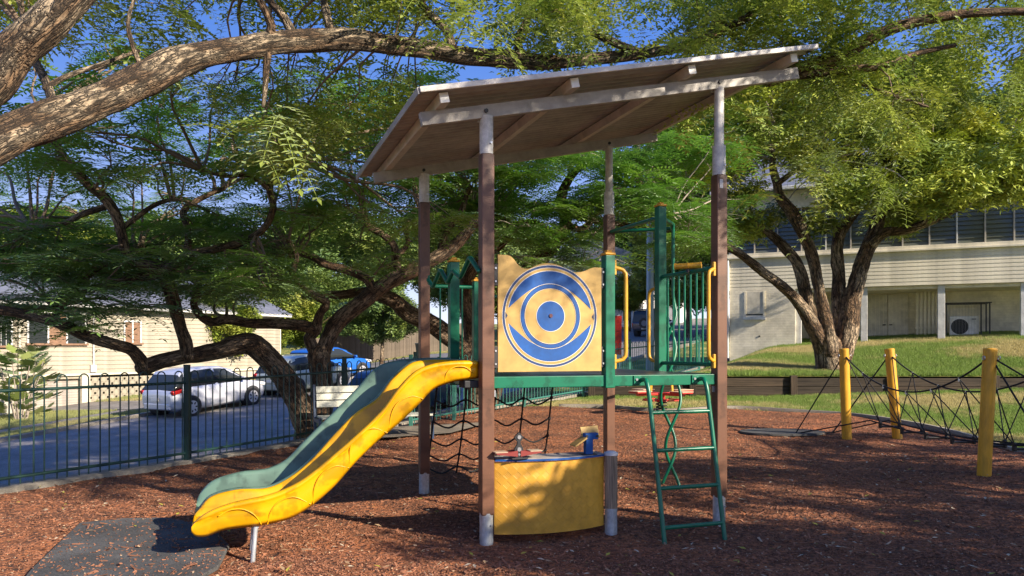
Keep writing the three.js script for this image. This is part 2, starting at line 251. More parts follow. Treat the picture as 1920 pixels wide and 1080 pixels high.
// ---------------------------------------------------------------- play structure (local x along its front, local -z to its back)
const PLAY = { x: -0.195, d: 5.854, c: 0.941, s: 0.338 };
function onV(px, py, v) { const k = (px - 960) / F, u = (k * (PLAY.d + PLAY.c * v) - PLAY.x + PLAY.s * v) / (PLAY.c - k * PLAY.s), d = PLAY.d + PLAY.s * u + PLAY.c * v; return V3(u, EYE - (py - HORIZON) / F * d, -v); }   // pixel -> the plane v of the structure
function onU(px, py, u) { const k = (px - 960) / F, v = (PLAY.x + PLAY.c * u - k * (PLAY.d + PLAY.s * u)) / (PLAY.s + k * PLAY.c), d = PLAY.d + PLAY.s * u + PLAY.c * v; return V3(u, EYE - (py - HORIZON) / F * d, -v); }
const DECK = 1.293, W = 2.08, B = 2.05;
{
  const play = thing('play_structure', 'green and brown playground tower with sloping corrugated roof and yellow slide', 'play structure', [PLAY.x, 0, -PLAY.d], Math.atan2(PLAY.s, PLAY.c));
  const L = (u, v, y) => V3(u, y, -v);
  // four posts: galvanised foot, brown sleeve, white head
  const corner = [[0, 0, 3.27, 1], [W, 0, 3.73, 2], [0, B, 3.27, 1], [W, B, 3.73, 2]];
  for (const [u, v, topY, stages] of corner) {
    const p = sub('post', play);
    part('sleeve', box(0.1, 2.735, 0.1, u, 0.245 + 2.735 / 2, -v, 0.008), M.brown, p);
    part('foot', cyl(0.052, 0.052, 0.6, u, -0.34, -v, 20), M.galv, p);
    part('head', stages === 1 ? cyl(0.052, 0.052, topY - 2.98, u, 2.98, -v, 20) : join([cyl(0.055, 0.055, 0.25, u, 2.98, -v, 20), cyl(0.041, 0.041, topY - 3.22, u, 3.22, -v, 20)]), M.whitePole, p);
    parts('bolt', [rod(V3(u + 0.02, 3.06, -v + 0.05), V3(u + 0.02, 3.06, -v + 0.062), 0.009), rod(V3(u + 0.025, 0.17, -v + 0.047), V3(u + 0.025, 0.17, -v + 0.058), 0.008)], M.steel, p);
    if (u && !v) part('sticker', box(0.032, 0.075, 0.002, u - 0.012, 2.9, -v + 0.0515), std(lin(0.7, 0.68, 0.66), 0.6, { map: re(T.mottle, 9) }), p, 'faded white sticker');
  }
  // roof: two beams, four purlins, corrugated sheet, front flashing
  const roof = sub('roof', play); roof.position.set(0, 3.255, 0); roof.rotation.z = Math.atan(0.221);
  const k = 1 / Math.cos(Math.atan(0.221));
  for (const v of [0, B]) {
    const e = v ? 2.68 : 2.9;
    part('beam', box2(-0.5 * k, e * k, 0, 0.1, -v - 0.027, -v + 0.027, 0.004), M.roofWhite, roof);
    for (const u of [0, W]) part('bolt', rod(V3(u * k, 0.05, -v + 0.027), V3(u * k, 0.05, -v + 0.04), 0.016, 8), M.black, roof);
    parts('bracket', [0, W].map(u => box2(u * k - 0.06, u * k + 0.06, -0.01, 0.08, -v - 0.045, -v - 0.0275)), M.galv, roof);
  }
  for (const u of [-0.35, 0.68, 1.72, 2.73]) {
    part('purlin', box2(u * k - 0.036, u * k + 0.036, 0.1002, 0.176, -2.62, 0.19, 0.004), M.purlin, roof);
    part('end_cap', box2(u * k - 0.034, u * k + 0.034, 0.102, 0.174, 0.1902, 0.196, 0.002), std(lin(0.85, 0.85, 0.83), 0.5), roof);
  }
  {
    const n = 30 * 8, x0 = -0.53 * k, x1 = 2.93 * k, pts = [];
    for (let i = 0; i <= n; i++) { const z = 0.255 - i / n * 2.93; pts.push([z, 0.18 + 0.024 * Math.pow(Math.abs(Math.cos(i / 8 * Math.PI)), 3)]); }
    const rings = Array.from({ length: 5 }, (_, q) => { const x = lerp(x0, x1, q / 4); return [...pts.map(([z, y]) => V3(x, y, z)), ...pts.slice().reverse().map(([z, y]) => V3(x, y + 0.0015, z))]; });
    part('corrugated_sheet', metric(loft(rings)), M.roofSheet, roof);
    part('flashing', join([box2(x0 - 0.004, x1 + 0.004, 0.172, 0.214, 0.256, 0.272, 0.006), box2(x0 - 0.004, x1 + 0.004, 0.2025, 0.214, 0.16, 0.2555, 0.003)]), M.flash, roof);
    part('flashing', join([box2(x0 - 0.02, x0 - 0.0045, 0.166, 0.214, -2.68, 0.2555, 0.003)]), M.roofSheet, roof);
  }
  // deck: perimeter beams, plate
  const deck = sub('deck', play);
  const bm = (a, b) => { const dx = b[0] - a[0], dv = b[1] - a[1], len = Math.hypot(dx, dv); return box(len, 0.088, 0.045, 0, 0, 0, 0.005).rotateY(Math.atan2(dv, dx)).translate((a[0] + b[0]) / 2, DECK - 0.046, -(a[1] + b[1]) / 2); };
  part('deck_beam', bm([0.05, 0.0], [W - 0.05, 0.0]), M.green, deck);
  part('deck_beam', bm([0.05, B], [W - 0.05, B]), M.green, deck);
  part('deck_beam', bm([0, 0.05], [0, B - 0.05]), M.green, deck);
  part('deck_beam', bm([W, 0.05], [W, B - 0.05]), M.green, deck);
  part('deck_beam', bm([1.03, 0.03], [1.03, B - 0.03]), M.green, deck);
  for (const [u0, u1] of [[0.03, 1.022], [1.038, W - 0.03]]) for (const [v0, v1] of [[0.03, 1.02], [1.034, B - 0.03]]) part('deck_plate', box2(u0, u1, DECK - 0.012, DECK - 0.001, -v1, -v0, 0.003), M.deck, deck);
  for (const [u, v] of [[W - 0.055, 0.05], [0.055, 0.05]]) part('fixing_plate', box(0.035, 0.05, 0.006, u, DECK - 0.13, -v + 0.105 - 0.05), M.steel, deck);
  // green intermediate posts with yellow caps
  const gp = (u, v, y0, y1) => { const p = sub('green_post', play); part('shaft', box(0.085, y1 - y0, 0.085, u, (y0 + y1) / 2, -v, 0.007), M.green, p); part('cap', join([box(0.094, 0.02, 0.094, u, y1 + 0.011, -v, 0.006), box(0.05, 0.022, 0.05, u, y1 + 0.032, -v, 0.008)]), M.yellowCap, p); return p; };
  gp(1.03, 0.0, 1.19, 2.255); gp(0.0, 0.93, 1.19, 2.26); gp(W, 0.96, 1.19, 2.88); gp(0.557, B, 1.19, 2.2);
  // eye panel
  {
    const pn = sub('eye_panel', play), x0 = 0.088, x1 = 0.958, y0 = 1.328, w = x1 - x0, h = 0.892, z = 0.012;
    const sh = new THREE.Shape(); sh.moveTo(0, 0); sh.lineTo(w, 0); sh.lineTo(w, h - 0.07); sh.lineTo(w - 0.05, h - 0.068);
    sh.bezierCurveTo(w - 0.13, h - 0.08, w - 0.13, h - 0.115, w - 0.235, h - 0.112); sh.bezierCurveTo(w * 0.64, h - 0.11, w * 0.62, h - 0.05, w * 0.48, h - 0.05); sh.bezierCurveTo(w * 0.36, h - 0.05, w * 0.33, h - 0.1, w * 0.26, h - 0.1); sh.bezierCurveTo(w * 0.17, h - 0.1, w * 0.16, h - 0.005, w * 0.08, h); sh.lineTo(0, h); sh.closePath();
    part('board', extrude(sh, 0.017, 0.002, 20).translate(x0, y0, z - 0.0095), M.panelY, pn);
    const cx = x0 + w * 0.495, cy = y0 + 0.43, zf = z + 0.0095;
    const ellipse = (rx, ry) => { const s = new THREE.Shape(); s.absellipse(0, 0, rx, ry, 0, Math.PI * 2); return s; };
    const ring = (r0, r1) => { const s = ellipse(r1, r1); s.holes.push(new THREE.Path().absellipse(0, 0, r0, r0, 0, Math.PI * 2)); return s; };
    const put = (name, shape, m, dz, t = 0.0012) => part(name, extrude(shape, t, 0, 48).translate(cx, cy, zf + dz), m, pn);
    put('ring_outline', ring(0.39, 0.4005), M.cream, 0); put('outer_ring', ring(0.3795, 0.397), std(lin(0.006, 0.04, 0.15), 0.45), 0.0006, 0.0014); put('ring_outline', ring(0.3755, 0.3785), M.cream, 0);
    const lid = (sg, grow) => { const s = new THREE.Shape(), R = 0.352 + grow, a0 = 0.17 - grow * 0.4, n = 40; const xe = R * Math.cos(a0), ye = R * Math.sin(a0), sag = 0.252 - grow; for (let i = 0; i <= n; i++) { const a = lerp(a0, Math.PI - a0, i / n); const x = R * Math.cos(a), y = sg * R * Math.sin(a); i ? s.lineTo(x, y) : s.moveTo(x, y); } for (let i = 0; i <= n; i++) { const x = lerp(-xe, xe, i / n), q = x / xe, y = ye + (sag - ye) * (1 - q * q) * (0.82 + 0.18 * (1 - q * q)); s.lineTo(x, sg * y); } s.closePath(); return s; };
    for (const sg of [1, -1]) { put('lid_outline', lid(sg, 0.004), sg > 0 ? M.cream : M.cream, 0, 0.0012); put('eyelid', lid(sg, 0), M.blue, 0.0008, 0.0016); }
    put('ring_outline', ring(0.214, 0.2545), M.cream, 0.002, 0.001); put('outer_ring', ring(0.2165, 0.2515), M.navy, 0.0026, 0.001); put('iris', ring(0.2215, 0.247), M.blue, 0.0034, 0.001);
    put('ring_outline', ellipse(0.121, 0.121), M.cream, 0.002, 0.001); put('pupil', ellipse(0.117, 0.117), M.blue, 0.0028, 0.0012);
    part('peg', rod(V3(cx, cy + 0.004, zf + 0.003), V3(cx, cy + 0.004, zf + 0.012), 0.015, 14), std(lin(0.09, 0.02, 0.03), 0.5), pn);
    for (const sg of [1, -1]) put('corner_mark', poly([[sg * 0.372, 0.026], [sg * 0.355, 0.0], [sg * 0.372, -0.026]]), M.navy, 0, 0.0014);
    for (const [bx, s] of [[x1 + 0.018, 1], [x0 - 0.02, -1]]) for (const by of [y0 + 0.11, y0 + 0.435, y0 + 0.74]) {
      if (Math.abs(by - y0 - 0.435) < 0.01) part('bracket_edge', box(0.006, 0.4, 0.012, bx + s * 0.012, by - 0.01, z, 0.002), M.black, pn);
      else { part('bracket', box(0.042, 0.17, 0.014, bx, by, z, 0.006), M.black, pn); parts('bolt', [-0.05, 0.05].map(o => rod(V3(bx, by + o, z + 0.007), V3(bx, by + o, z + 0.014), 0.008)), M.steel, pn); }
    }
  }
  // double slide: a yellow lane and a green lane
  {
    const slide = sub('slide', play);
    const topP = [[-2.075, 0.3], [-2.05, 0.335], [-1.974, 0.392], [-1.82, 0.445], [-1.551, 0.492], [-1.37, 0.565], [-1.165, 0.718], [-0.98, 0.872], [-0.791, 1.05], [-0.665, 1.215], [-0.533, 1.34], [-0.4, 1.392], [-0.25, 1.412], [-0.04, 1.415]];
    const botP = [[-2.075, 0.26], [-2.05, 0.232], [-1.99, 0.223], [-1.865, 0.258], [-1.622, 0.272], [-1.433, 0.305], [-1.287, 0.383], [-1.135, 0.505], [-0.98, 0.672], [-0.822, 0.82], [-0.665, 0.945], [-0.5, 1.095], [-0.399, 1.195], [-0.25, 1.25], [-0.04, 1.28]];
    const spline = pts => { const c = new THREE.CatmullRomCurve3(pts.map(([u, y]) => V3(u, y, 0)), false, 'centripetal').getPoints(160); return u => { for (let i = 1; i < c.length; i++) if (c[i].x >= u) { const a = c[i - 1], b = c[i]; return lerp(a.y, b.y, clamp((u - a.x) / Math.max(1e-6, b.x - a.x))); } return c[c.length - 1].y; }; };
    const midP = [[-2.078, 0.3], [-2.04, 0.35], [-1.973, 0.422], [-1.793, 0.466], [-1.563, 0.468], [-1.405, 0.539], [-1.248, 0.665], [-1.085, 0.842], [-0.918, 1.006], [-0.747, 1.119], [-0.646, 1.255], [-0.488, 1.389], [-0.401, 1.412], [-0.04, 1.415]], farP = [[-2.075, 0.33], [-2.048, 0.39], [-1.971, 0.469], [-1.777, 0.53], [-1.547, 0.552], [-1.41, 0.614], [-1.276, 0.751], [-1.067, 0.954], [-0.854, 1.166], [-0.707, 1.329], [-0.617, 1.383], [-0.49, 1.409], [-0.3, 1.427], [-0.04, 1.43]];
    const yt = spline(topP), yb = spline(botP), ym = spline(midP), yf = spline(farP);
    const lane = (vA, vB, topA, topB, u1) => {
      const rings = [], n = 72;
      for (let i = 0; i <= n; i++) {
        const q = i / n, u = -2.075 + (u1 + 2.075) * (q < 0.12 ? q * q / 0.24 + q * 0.0 : lerp(0.06, 1, (q - 0.12) / 0.88)), b = yb(u), tA = Math.max(topA(u), b + 0.03), tB = Math.max(topB(u), b + 0.03), f = Math.min(b + 0.04, tA - 0.01, tB - 0.01), ends = sstep(-2.075, -1.96, u), o = 0.012 * (1 - ends);
        const half = t => [[vA + 0.03, b], [vA + 0.004 + o, b + (t - b) * 0.18], [vA + 0.0 + o, lerp(b, t, 0.55)], [vA + 0.006 + o, t - 0.05 * ends], [vA - 0.012 + o, t - 0.032 * ends], [vA - 0.012 + o, t - 0.014 * ends], [vA + 0.006, t - 0.002], [vA + 0.032, t], [vA + 0.05, t - 0.006], [vA + 0.064, t - 0.03 * ends], [vA + 0.08, lerp(f, t, 0.4)], [vA + 0.105, f + 0.02], [vA + 0.14, f]];
        const other = half(tB).map(([v, y]) => [vA + vB - v, y]).reverse();
        rings.push([...half(tA), ...other].map(([v, y]) => L(u, v, y)));
      }
      return metric(loft(rings));
    };
    const g1 = lane(0.04, 0.478, yt, ym, -0.045), g2 = lane(0.482, 0.91, u => ym(u) + 0.006, yf, -0.045);
    const smooth = g => { const m = mergeVertices(new THREE.BufferGeometry().setAttribute('position', g.attributes.position), 1e-4); m.computeVertexNormals(); const out = m.toNonIndexed(); out.setAttribute('uv', g.attributes.uv); return out; };
    part('chute', smooth(g1), M.slideY, slide, 'yellow plastic slide lane');
    part('chute', smooth(g2), M.slideG, slide, 'grey green plastic slide lane');
    const arcs = [[[731, 803], [735, 775], [747, 755], [772, 743], [794, 748]], [[656, 868], [658, 838], [672, 818], [698, 803], [727, 812]], [[588, 945], [590, 915], [603, 890], [628, 874], [655, 878]], [[502, 984], [507, 962], [522, 942], [550, 932], [583, 946]], [[410, 968], [430, 957], [455, 955], [476, 965], [490, 984]], [[835, 715], [838, 700], [850, 689], [872, 688], [888, 700]]];
    for (const a of arcs) part('moulded_rib', pipe(a.map(([x, y]) => { const p = onV(x, y, 0.03); const b = yb(p.x), t = yt(p.x), f = clamp((p.y - b) / (t - b)); p.z = -(0.04 + lerp(0.016, -0.0065, clamp(f / 0.5)) + 0.0); return p; }), 0.0045, 6, true, 24), M.slideY, slide);
    for (const v of [0.12, 0.42]) part('leg', rod(L(-1.66, v - 0.02, 0.3), L(-1.7, v - 0.06, -0.2), 0.0175, 12), M.galv, slide);
    part('leg_bar', rod(L(-1.66, 0.09, 0.262), L(-1.66, 0.85, 0.262), 0.02, 10), M.galv, slide);
    parts('mount', [box2(-0.16, -0.045, 1.205, 1.262, -0.2, -0.045, 0.008)], M.black, slide);
    // zigzag grab bar across the entry
    const zz = [[803, 525], [812, 538], [826, 505], [839, 530], [850, 508], [863, 521], [881, 482], [898, 508]].map(([x, y]) => onU(x, y, -0.06));
    part('zigzag_bar', bendPipe(zz, 0.03, 0.019, 10), M.green, play);
    parts('bar_plate', [box(0.006, 0.09, 0.07, -0.055, zz[0].y, zz[0].z, 0.003), box(0.008, 0.13, 0.07, -0.047, zz[4].y + 0.01, -0.93, 0.003)], M.green, play);
  }
  // barriers with balusters
  const barrier = (a, b, y0, y1, n) => {
    const g = sub('barrier', play), A = q => L(lerp(a[0], b[0], q), lerp(a[1], b[1], q), 0);
    for (const y of [y0, y1]) part('rail', rod(A(0).setY(y), A(1).setY(y), 0.019, 10), M.green, g);
    for (let i = 0; i < n; i++) { const q = (i + 1) / (n + 1); part('baluster', rod(A(q).setY(y0), A(q).setY(y1), 0.0095, 8), M.green, g); }
    return g;
  };
  barrier([0.05, B], [0.515, B], 1.36, 2.14, 3);
  barrier([W, 0.05], [W, 0.92], 1.37, 2.2, 8);
  barrier([0.6, B], [1.0, B], 1.36, 2.05, 3);
  // yellow hand grips
  const grip = (u, v, du, dv, y0 = 1.4, y1 = 2.16) => { const g = sub('hand_grip', play); part('pipe', bendPipe([L(u, v, y1), L(u + du, v + dv, y1 - 0.02), L(u + du, v + dv, y0 + 0.02), L(u, v, y0)], 0.09, 0.0165, 10), M.yellowPipe, g); parts('flange', [y0, y1].map(y => box(0.03, 0.12, 0.03, u, y, -v, 0.006)), M.yellowPipe, g); };
  grip(1.085, 0.0, 0.095, -0.02); grip(W - 0.062, -0.02, -0.075, -0.03, 1.4, 2.18); grip(W - 0.01, 1.02, -0.02, 0.11, 1.38, 2.1); grip(1.05, 0.06, 0.06, 0.1, 1.38, 2.05);
  // yellow spyglass above the barrier
  { const g = sub('spyglass', play), loc = p => { const x = p.x - PLAY.x, d = -p.z - PLAY.d; return L(PLAY.c * x + PLAY.s * d, -PLAY.s * x + PLAY.c * d, p.y); }, a = loc(P(1265, 500, 6.98)), b = loc(P(1315, 497, 6.9)); const d = b.clone().sub(a); part('tube', rod(a, b, 0.026, 16), M.yellowPipe, g); for (const q of [0.02, 0.5, 0.98]) { const p = a.clone().addScaledVector(d, q); part('band', rod(p.clone().addScaledVector(d, -0.03), p.clone().addScaledVector(d, 0.03), 0.0295, 16), M.yellowPipe, g); } part('bracket', rod(a.clone().lerp(b, 0.5), a.clone().lerp(b, 0.5).setY(2.19), 0.014), M.black, g); }
  // ladder
  {
    const g = sub('ladder', play);
    const rail = u => [L(u, -0.03, 1.25), L(u, -0.1, 1.255), L(u, -0.135, 1.2), L(u + 0.005, -0.18, 0.98), L(u + 0.01, -0.4, -0.12)];
    const us = [1.315, 1.862];
    for (const u of us) { part('rail', pipe(rail(u), 0.0185, 10, true, 40), M.green, g); part('mount', box(0.07, 0.075, 0.008, u - 0.035, 1.25, 0.03, 0.003), M.green, g); part('bolt', rod(V3(u - 0.045, 1.255, 0.03), V3(u - 0.045, 1.255, 0.042), 0.011), M.steel, g); }
    for (const y of [0.995, 0.7, 0.41, 0.115]) { const q = (0.98 - y) / 1.1, v = -0.18 - 0.22 * Math.max(0, q) - (y > 0.98 ? -0.004 : 0); part('rung', rod(L(us[0], v, y), L(us[1], v, y), 0.0165, 10), M.green, g); }
  }
  // wavy climbing poles and their arms
  {
    const g = sub('wavy_climber', play), u0 = 2.62, v0 = 1.66, topY = 2.84;
    const wave = ph => { const pts = []; for (let i = 0; i <= 34; i++) { const y = lerp(-0.15, topY, i / 34), a = sstep(2.1, 1.7, y) * 0.085; pts.push(L(u0 + a * Math.cos(y * 6 + ph), v0 + (ph ? 0.05 : -0.05) + a * 0.7 * Math.sin(y * 6 + ph), y)); } return pts; };
    part('pole', pipe(wave(0), 0.017, 8, true, 120), M.green, g); part('pole', pipe(wave(Math.PI).slice(0, 25), 0.017, 8, true, 120), M.green, g);
    part('arm', bendPipe([L(W, 0.99, 2.8), L(u0, v0 - 0.05, topY), L(u0, v0 - 0.05, topY - 0.4)], 0.06, 0.019, 10), M.green, g);
    part('arm', rod(L(W, B - 0.05, 2.79), L(W, 1.0, 2.78), 0.019, 10), M.green, g); part('arm', rod(L(W, B - 0.05, 2.79), L(u0, v0, 2.8), 0.019, 10), M.green, g);
    part('arm', rod(L(W, 1.4, DECK - 0.05), L(u0 - 0.04, v0, DECK - 0.05), 0.017, 10), M.green, g);
  }
  // cargo net behind
  {
    const g = sub('rope_net', play), R = 0.0105, cols = [0.1, 0.42, 0.74, 1.06, 1.38], rows = 6, node = (c, r) => { const q = r / rows; return L(cols[c] + 0.05 + q * (0.15 + 0.05 * c), B + 0.03 + 1.2 * q, lerp(DECK - 0.07, -0.02, q) - 0.1 * Math.sin(q * Math.PI)); };
    for (let c = 0; c < 5; c++) part('rope', pipe(Array.from({ length: rows + 1 }, (_, r) => node(c, r)), R, 6, true, 30), M.rope, g);
    for (let r = 1; r <= rows; r++) { const pts = []; for (let c = 0; c < 5; c++) { pts.push(node(c, r)); if (c < 4) { const m = node(c, r).lerp(node(c + 1, r), 0.5); m.y -= r < rows ? 0.07 : 0; pts.push(m); } } part('rope', pipe(pts, R, 6, true, 40), M.rope, g); }
    parts('knot', (cols.flatMap((_, c) => Array.from({ length: rows }, (_, r) => { const p = node(c, r + 1); return new THREE.SphereGeometry(0.021, 8, 6).translate(p.x, p.y, p.z); }))), M.rope, g);
  }
  // play counter between the front post and a timber post
  {
    const g = sub('play_counter', play), u0 = 0.055, u1 = 0.975, y0 = 0.095, y1 = 0.642;
    const arc = u => { const q = (u - u0) / (u1 - u0); return 0.03 + 0.1 * 4 * q * (1 - q); };
    T.tread = tex(512, (u, v) => { const a = (u + v) * 6, b = (u - v) * 6 + 60, ia = Math.floor(a), ib = Math.floor(b), fa = a - ia, fb = b - ib, on = ((ia + ib) & 1); if (!on) return 0.12 + 0.1 * fbm(u, v, 40, 40, 2, 91); const e = Math.min(fa, 1 - fa, fb, 1 - fb); return sstep(0.05, 0.13, e) * (0.5 + 0.5 * Math.abs(Math.sin(fa * Math.PI * 5))); }, false);
    const rows = 2, cols = 36, rings = [];
    for (let i = 0; i <= cols; i++) { const u = lerp(u0, u1, i / cols), z = arc(u); rings.push([V3(u, y0, z), V3(u, y1, z), V3(u, y1, z - 0.012), V3(u, y0, z - 0.012)]); }
    part('front_panel', metric(loft(rings)), std(lin(0.78, 0.4, 0.04), 0.5, { map: re(T.mottle, 0.9), bumpMap: re(T.tread, 2.3), bumpScale: 0.0025 }), g, 'yellow tread pattern sheet');
    const ct = new THREE.Shape(); for (let i = 0; i <= 30; i++) { const u = lerp(u0 - 0.0, u1 + 0.01, i / 30); i ? ct.lineTo(u, arc(u) + 0.018) : ct.moveTo(u, arc(u) + 0.018); } ct.lineTo(u1 + 0.01, -0.12); ct.lineTo(u0, -0.12); ct.closePath();
    part('counter_edge', extrude(ct, 0.013, 0.001).rotateX(Math.PI / 2).translate(0, y1 + 0.022, 0), M.blue, g);
    const ct2 = new THREE.Shape(); for (let i = 0; i <= 30; i++) { const u = lerp(u0 + 0.006, u1 + 0.004, i / 30); i ? ct2.lineTo(u, arc(u) + 0.012) : ct2.moveTo(u, arc(u) + 0.012); } ct2.lineTo(u1 + 0.004, -0.115); ct2.lineTo(u0 + 0.006, -0.115); ct2.closePath();
    part('counter_top', extrude(ct2, 0.003).rotateX(Math.PI / 2).translate(0, y1 + 0.027, 0), std(lin(0.5, 0.44, 0.37), 0.7, { map: re(T.mottle, 5) }), g);
    // timber post
    const tp = sub('timber_post', play);
    part('shaft', cyl(0.052, 0.052, 0.42, 1.03, 0.235, 0.05, 20), M.timberGrey, tp); part('foot', cyl(0.05, 0.05, 0.5, 1.03, -0.265, 0.05, 20), M.galv, tp); part('cap', join([cyl(0.057, 0.057, 0.022, 1.03, 0.6552, 0.05, 20), cyl(0.05, 0.03, 0.012, 1.03, 0.6772, 0.05, 20)]), std(lin(0.6, 0.6, 0.6), 0.5), tp);
    // black spinner with red wings
    const sp = sub('spinner', play), zc = 0.1, us = 0.225, yc = y1 + 0.027;
    const sh = new THREE.Shape(); sh.moveTo(-0.032, 0); sh.lineTo(0.032, 0); sh.quadraticCurveTo(0.022, 0.02, 0.03, 0.045); sh.quadraticCurveTo(0.042, 0.075, 0.02, 0.1); sh.quadraticCurveTo(0.008, 0.115, 0.012, 0.132); sh.lineTo(0.037, 0.165); sh.lineTo(0, 0.203); sh.lineTo(-0.037, 0.165); sh.lineTo(-0.012, 0.132); sh.quadraticCurveTo(-0.008, 0.115, -0.02, 0.1); sh.quadraticCurveTo(-0.042, 0.075, -0.03, 0.045); sh.quadraticCurveTo(-0.022, 0.02, -0.032, 0); sh.closePath();
    part('plate', extrude(sh, 0.016, 0.001).translate(us, yc, zc - 0.008), M.black, sp);
    part('foot', box(0.13, 0.012, 0.07, us, yc + 0.0065, zc, 0.003), M.black, sp);
    parts('disc', ([[0.166, 0.015], [0.074, 0.016], [0.036, 0.009]].map(([y, r]) => rod(V3(us, yc + y, zc + 0.009), V3(us, yc + y, zc + 0.016), r, 14))), M.steel, sp);
    for (const sg of [-1, 1]) { const w = poly([[0, 0.03], [sg * 0.17, 0.052], [sg * 0.165, 0.062], [sg * 0.06, 0.064], [0, 0.075]]); part('wing', extrude(w, 0.09, 0.001).translate(us + sg * 0.012, yc - 0.01, zc - 0.075), std(lin(0.22, 0.025, 0.02), 0.6), sp); part('wing_rim', box(0.1, 0.008, 0.094, us + sg * 0.14, yc + 0.056, zc - 0.03, 0.002), std(lin(0.45, 0.33, 0.22), 0.6), sp); }
    // blue stand with yellow boards
    const bs = sub('blue_stand', play), ub = 0.83, zb = 0.05;
    part('column', box(0.062, 0.12, 0.05, ub, yc + 0.061, zb, 0.004), M.blue, bs); part('head', box(0.115, 0.05, 0.05, ub + 0.02, yc + 0.145, zb, 0.004).rotateZ(0.0), M.blue, bs);
    part('board', box(0.155, 0.1, 0.014, 0, 0, 0, 0.004).rotateX(-0.35).rotateZ(0.06).translate(ub + 0.03, yc + 0.17, zb - 0.035), M.panelY, bs); part('board', box(0.12, 0.014, 0.11, 0, 0, 0, 0.004).rotateZ(0.55).translate(ub - 0.085, yc + 0.105, zb), M.panelY, bs);
    parts('bolt', ([-0.03, 0.06].map(o => rod(V3(ub + o + 0.005, yc + 0.147, zb + 0.025), V3(ub + o + 0.005, yc + 0.147, zb + 0.033), 0.011))), M.black, bs); part('foot', box(0.12, 0.006, 0.08, ub, yc + 0.0035, zb, 0.002), M.black, bs);
  }
}
// rubber mat where the slide ends
const MAT = [[-3.56, 6.35], [-3.3, 6.52], [-2.95, 6.55], [-2.45, 6.25], [-2.08, 5.65], [-1.95, 5.1], [-2.0, 4.4], [-2.85, 4.3], [-3.14, 5.05]];
{
  const c = MAT;
  const g = metric(new THREE.ExtrudeGeometry(poly(c), { depth: 0.02, bevelEnabled: true, bevelSize: 0.006, bevelThickness: 0.006, bevelSegments: 1 }).rotateX(-Math.PI / 2));
  const m = new THREE.Mesh(g, M.rubber); m.position.y = 0.045; m.receiveShadow = m.castShadow = true;
  top(m, 'rubber_mat', 'worn dark rubber mat at the foot of the yellow slide', 'rubber mat');
}

// ---------------------------------------------------------------- playground surroundings
const gY = (x, d) => landY(x, d);
// hoop-top fence: posts, two rails, hoops
{
  const hoopGeo = h => { return join([cyl(0.0082, 0.0082, h - 0.116, -0.056, 0.06, 0, 6), cyl(0.0082, 0.0082, h - 0.116, 0.056, 0.06, 0, 6), new THREE.TorusGeometry(0.056, 0.0082, 6, 14, Math.PI).translate(0, h - 0.056, 0)]); };
  const hoop = hoopGeo(1.2), postG = join([box(0.066, 1.42, 0.066, 0, 0.56, 0, 0.004), box(0.072, 0.012, 0.072, 0, 1.276, 0, 0.004)]);
  const run = (name, label, pts, lift, paint) => {           // pts: post positions [x, d]
    const f = thing(name, label, 'fence', [pts[0][0], 0, -pts[0][1]]), ox = pts[0][0], od = pts[0][1];
    pts.forEach(([x, d]) => { const p = part('post', postG, paint, f); p.position.set(x - ox, gY(x, d) + lift, -(d - od)); });
    for (let i = 0; i + 1 < pts.length; i++) {
      const [x0, d0] = pts[i], [x1, d1] = pts[i + 1], y0 = gY(x0, d0) + lift, y1 = gY(x1, d1) + lift, len = Math.hypot(x1 - x0, d1 - d0), n = Math.floor((len - 0.12) / 0.222), ang = Math.atan2(d1 - d0, x1 - x0);
      for (const h of [0.14, 1.05]) part('rail', rod(V3(x0 - ox, y0 + h, -(d0 - od)), V3(x1 - ox, y1 + h, -(d1 - od)), 0.019, 6), paint, f);
      for (let k = 0; k < n; k++) { const q = (k + 0.5) / n, m = part('hoop', hoop, paint, f); m.position.set(lerp(x0, x1, q) - ox, lerp(y0, y1, q), -(lerp(d0, d1, q) - od)); m.rotation.y = ang; }
    }
    return f;
  };
  run('hoop_fence', 'hoop top fence along the street, teal paint darkened for the shade there', [-17.3, -14.3, -11.3, -8.27, -6.3].map(s => fromST(s, -12.8)), 0.02, M.fence);
  const a = [-1.76, 13.4], dir = [0.56, 0.83];
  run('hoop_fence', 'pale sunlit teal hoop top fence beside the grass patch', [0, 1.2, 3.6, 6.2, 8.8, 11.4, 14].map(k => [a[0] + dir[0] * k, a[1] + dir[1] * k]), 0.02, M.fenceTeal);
}
// bench
{
  const b = thing('park_bench', 'slatted cream park bench with dark blue frame on the concrete pad', 'bench', [-2.12, gY(-2.1, 11.9) + 0.0, -11.9], 0.42);
  const slat = std(lin(0.66, 0.66, 0.55), 0.55, { map: re(T.mottle, 1.2) }), fr = stained(lin(0.03, 0.06, 0.13), 0.4, 2);
  for (const [y, z, t] of [[0.84, -0.27, 0.2], [0.73, -0.245, 0.22], [0.62, -0.22, 0.25]]) part('back_slat', box(1.7, 0.1, 0.03, 0, 0, 0, 0.006).rotateX(-t).translate(0, y, z), slat, b);
  for (const z of [-0.13, -0.01, 0.11, 0.23]) part('seat_slat', box(1.7, 0.03, 0.1, 0, 0.44, z, 0.006), slat, b);
  for (const x of [-0.87, 0.87]) { const f = sub('end_frame', b); part('leg', box2(x - 0.018, x + 0.018, 0, 0.44, 0.16, 0.22, 0.004), fr, f); part('leg', box(0.036, 0.92, 0.06, 0, 0, 0, 0.004).rotateX(-0.17).translate(x, 0.46, -0.245), fr, f); part('brace', box2(x - 0.018, x + 0.018, 0.36, 0.415, -0.22, 0.158, 0.004), fr, f); }
}
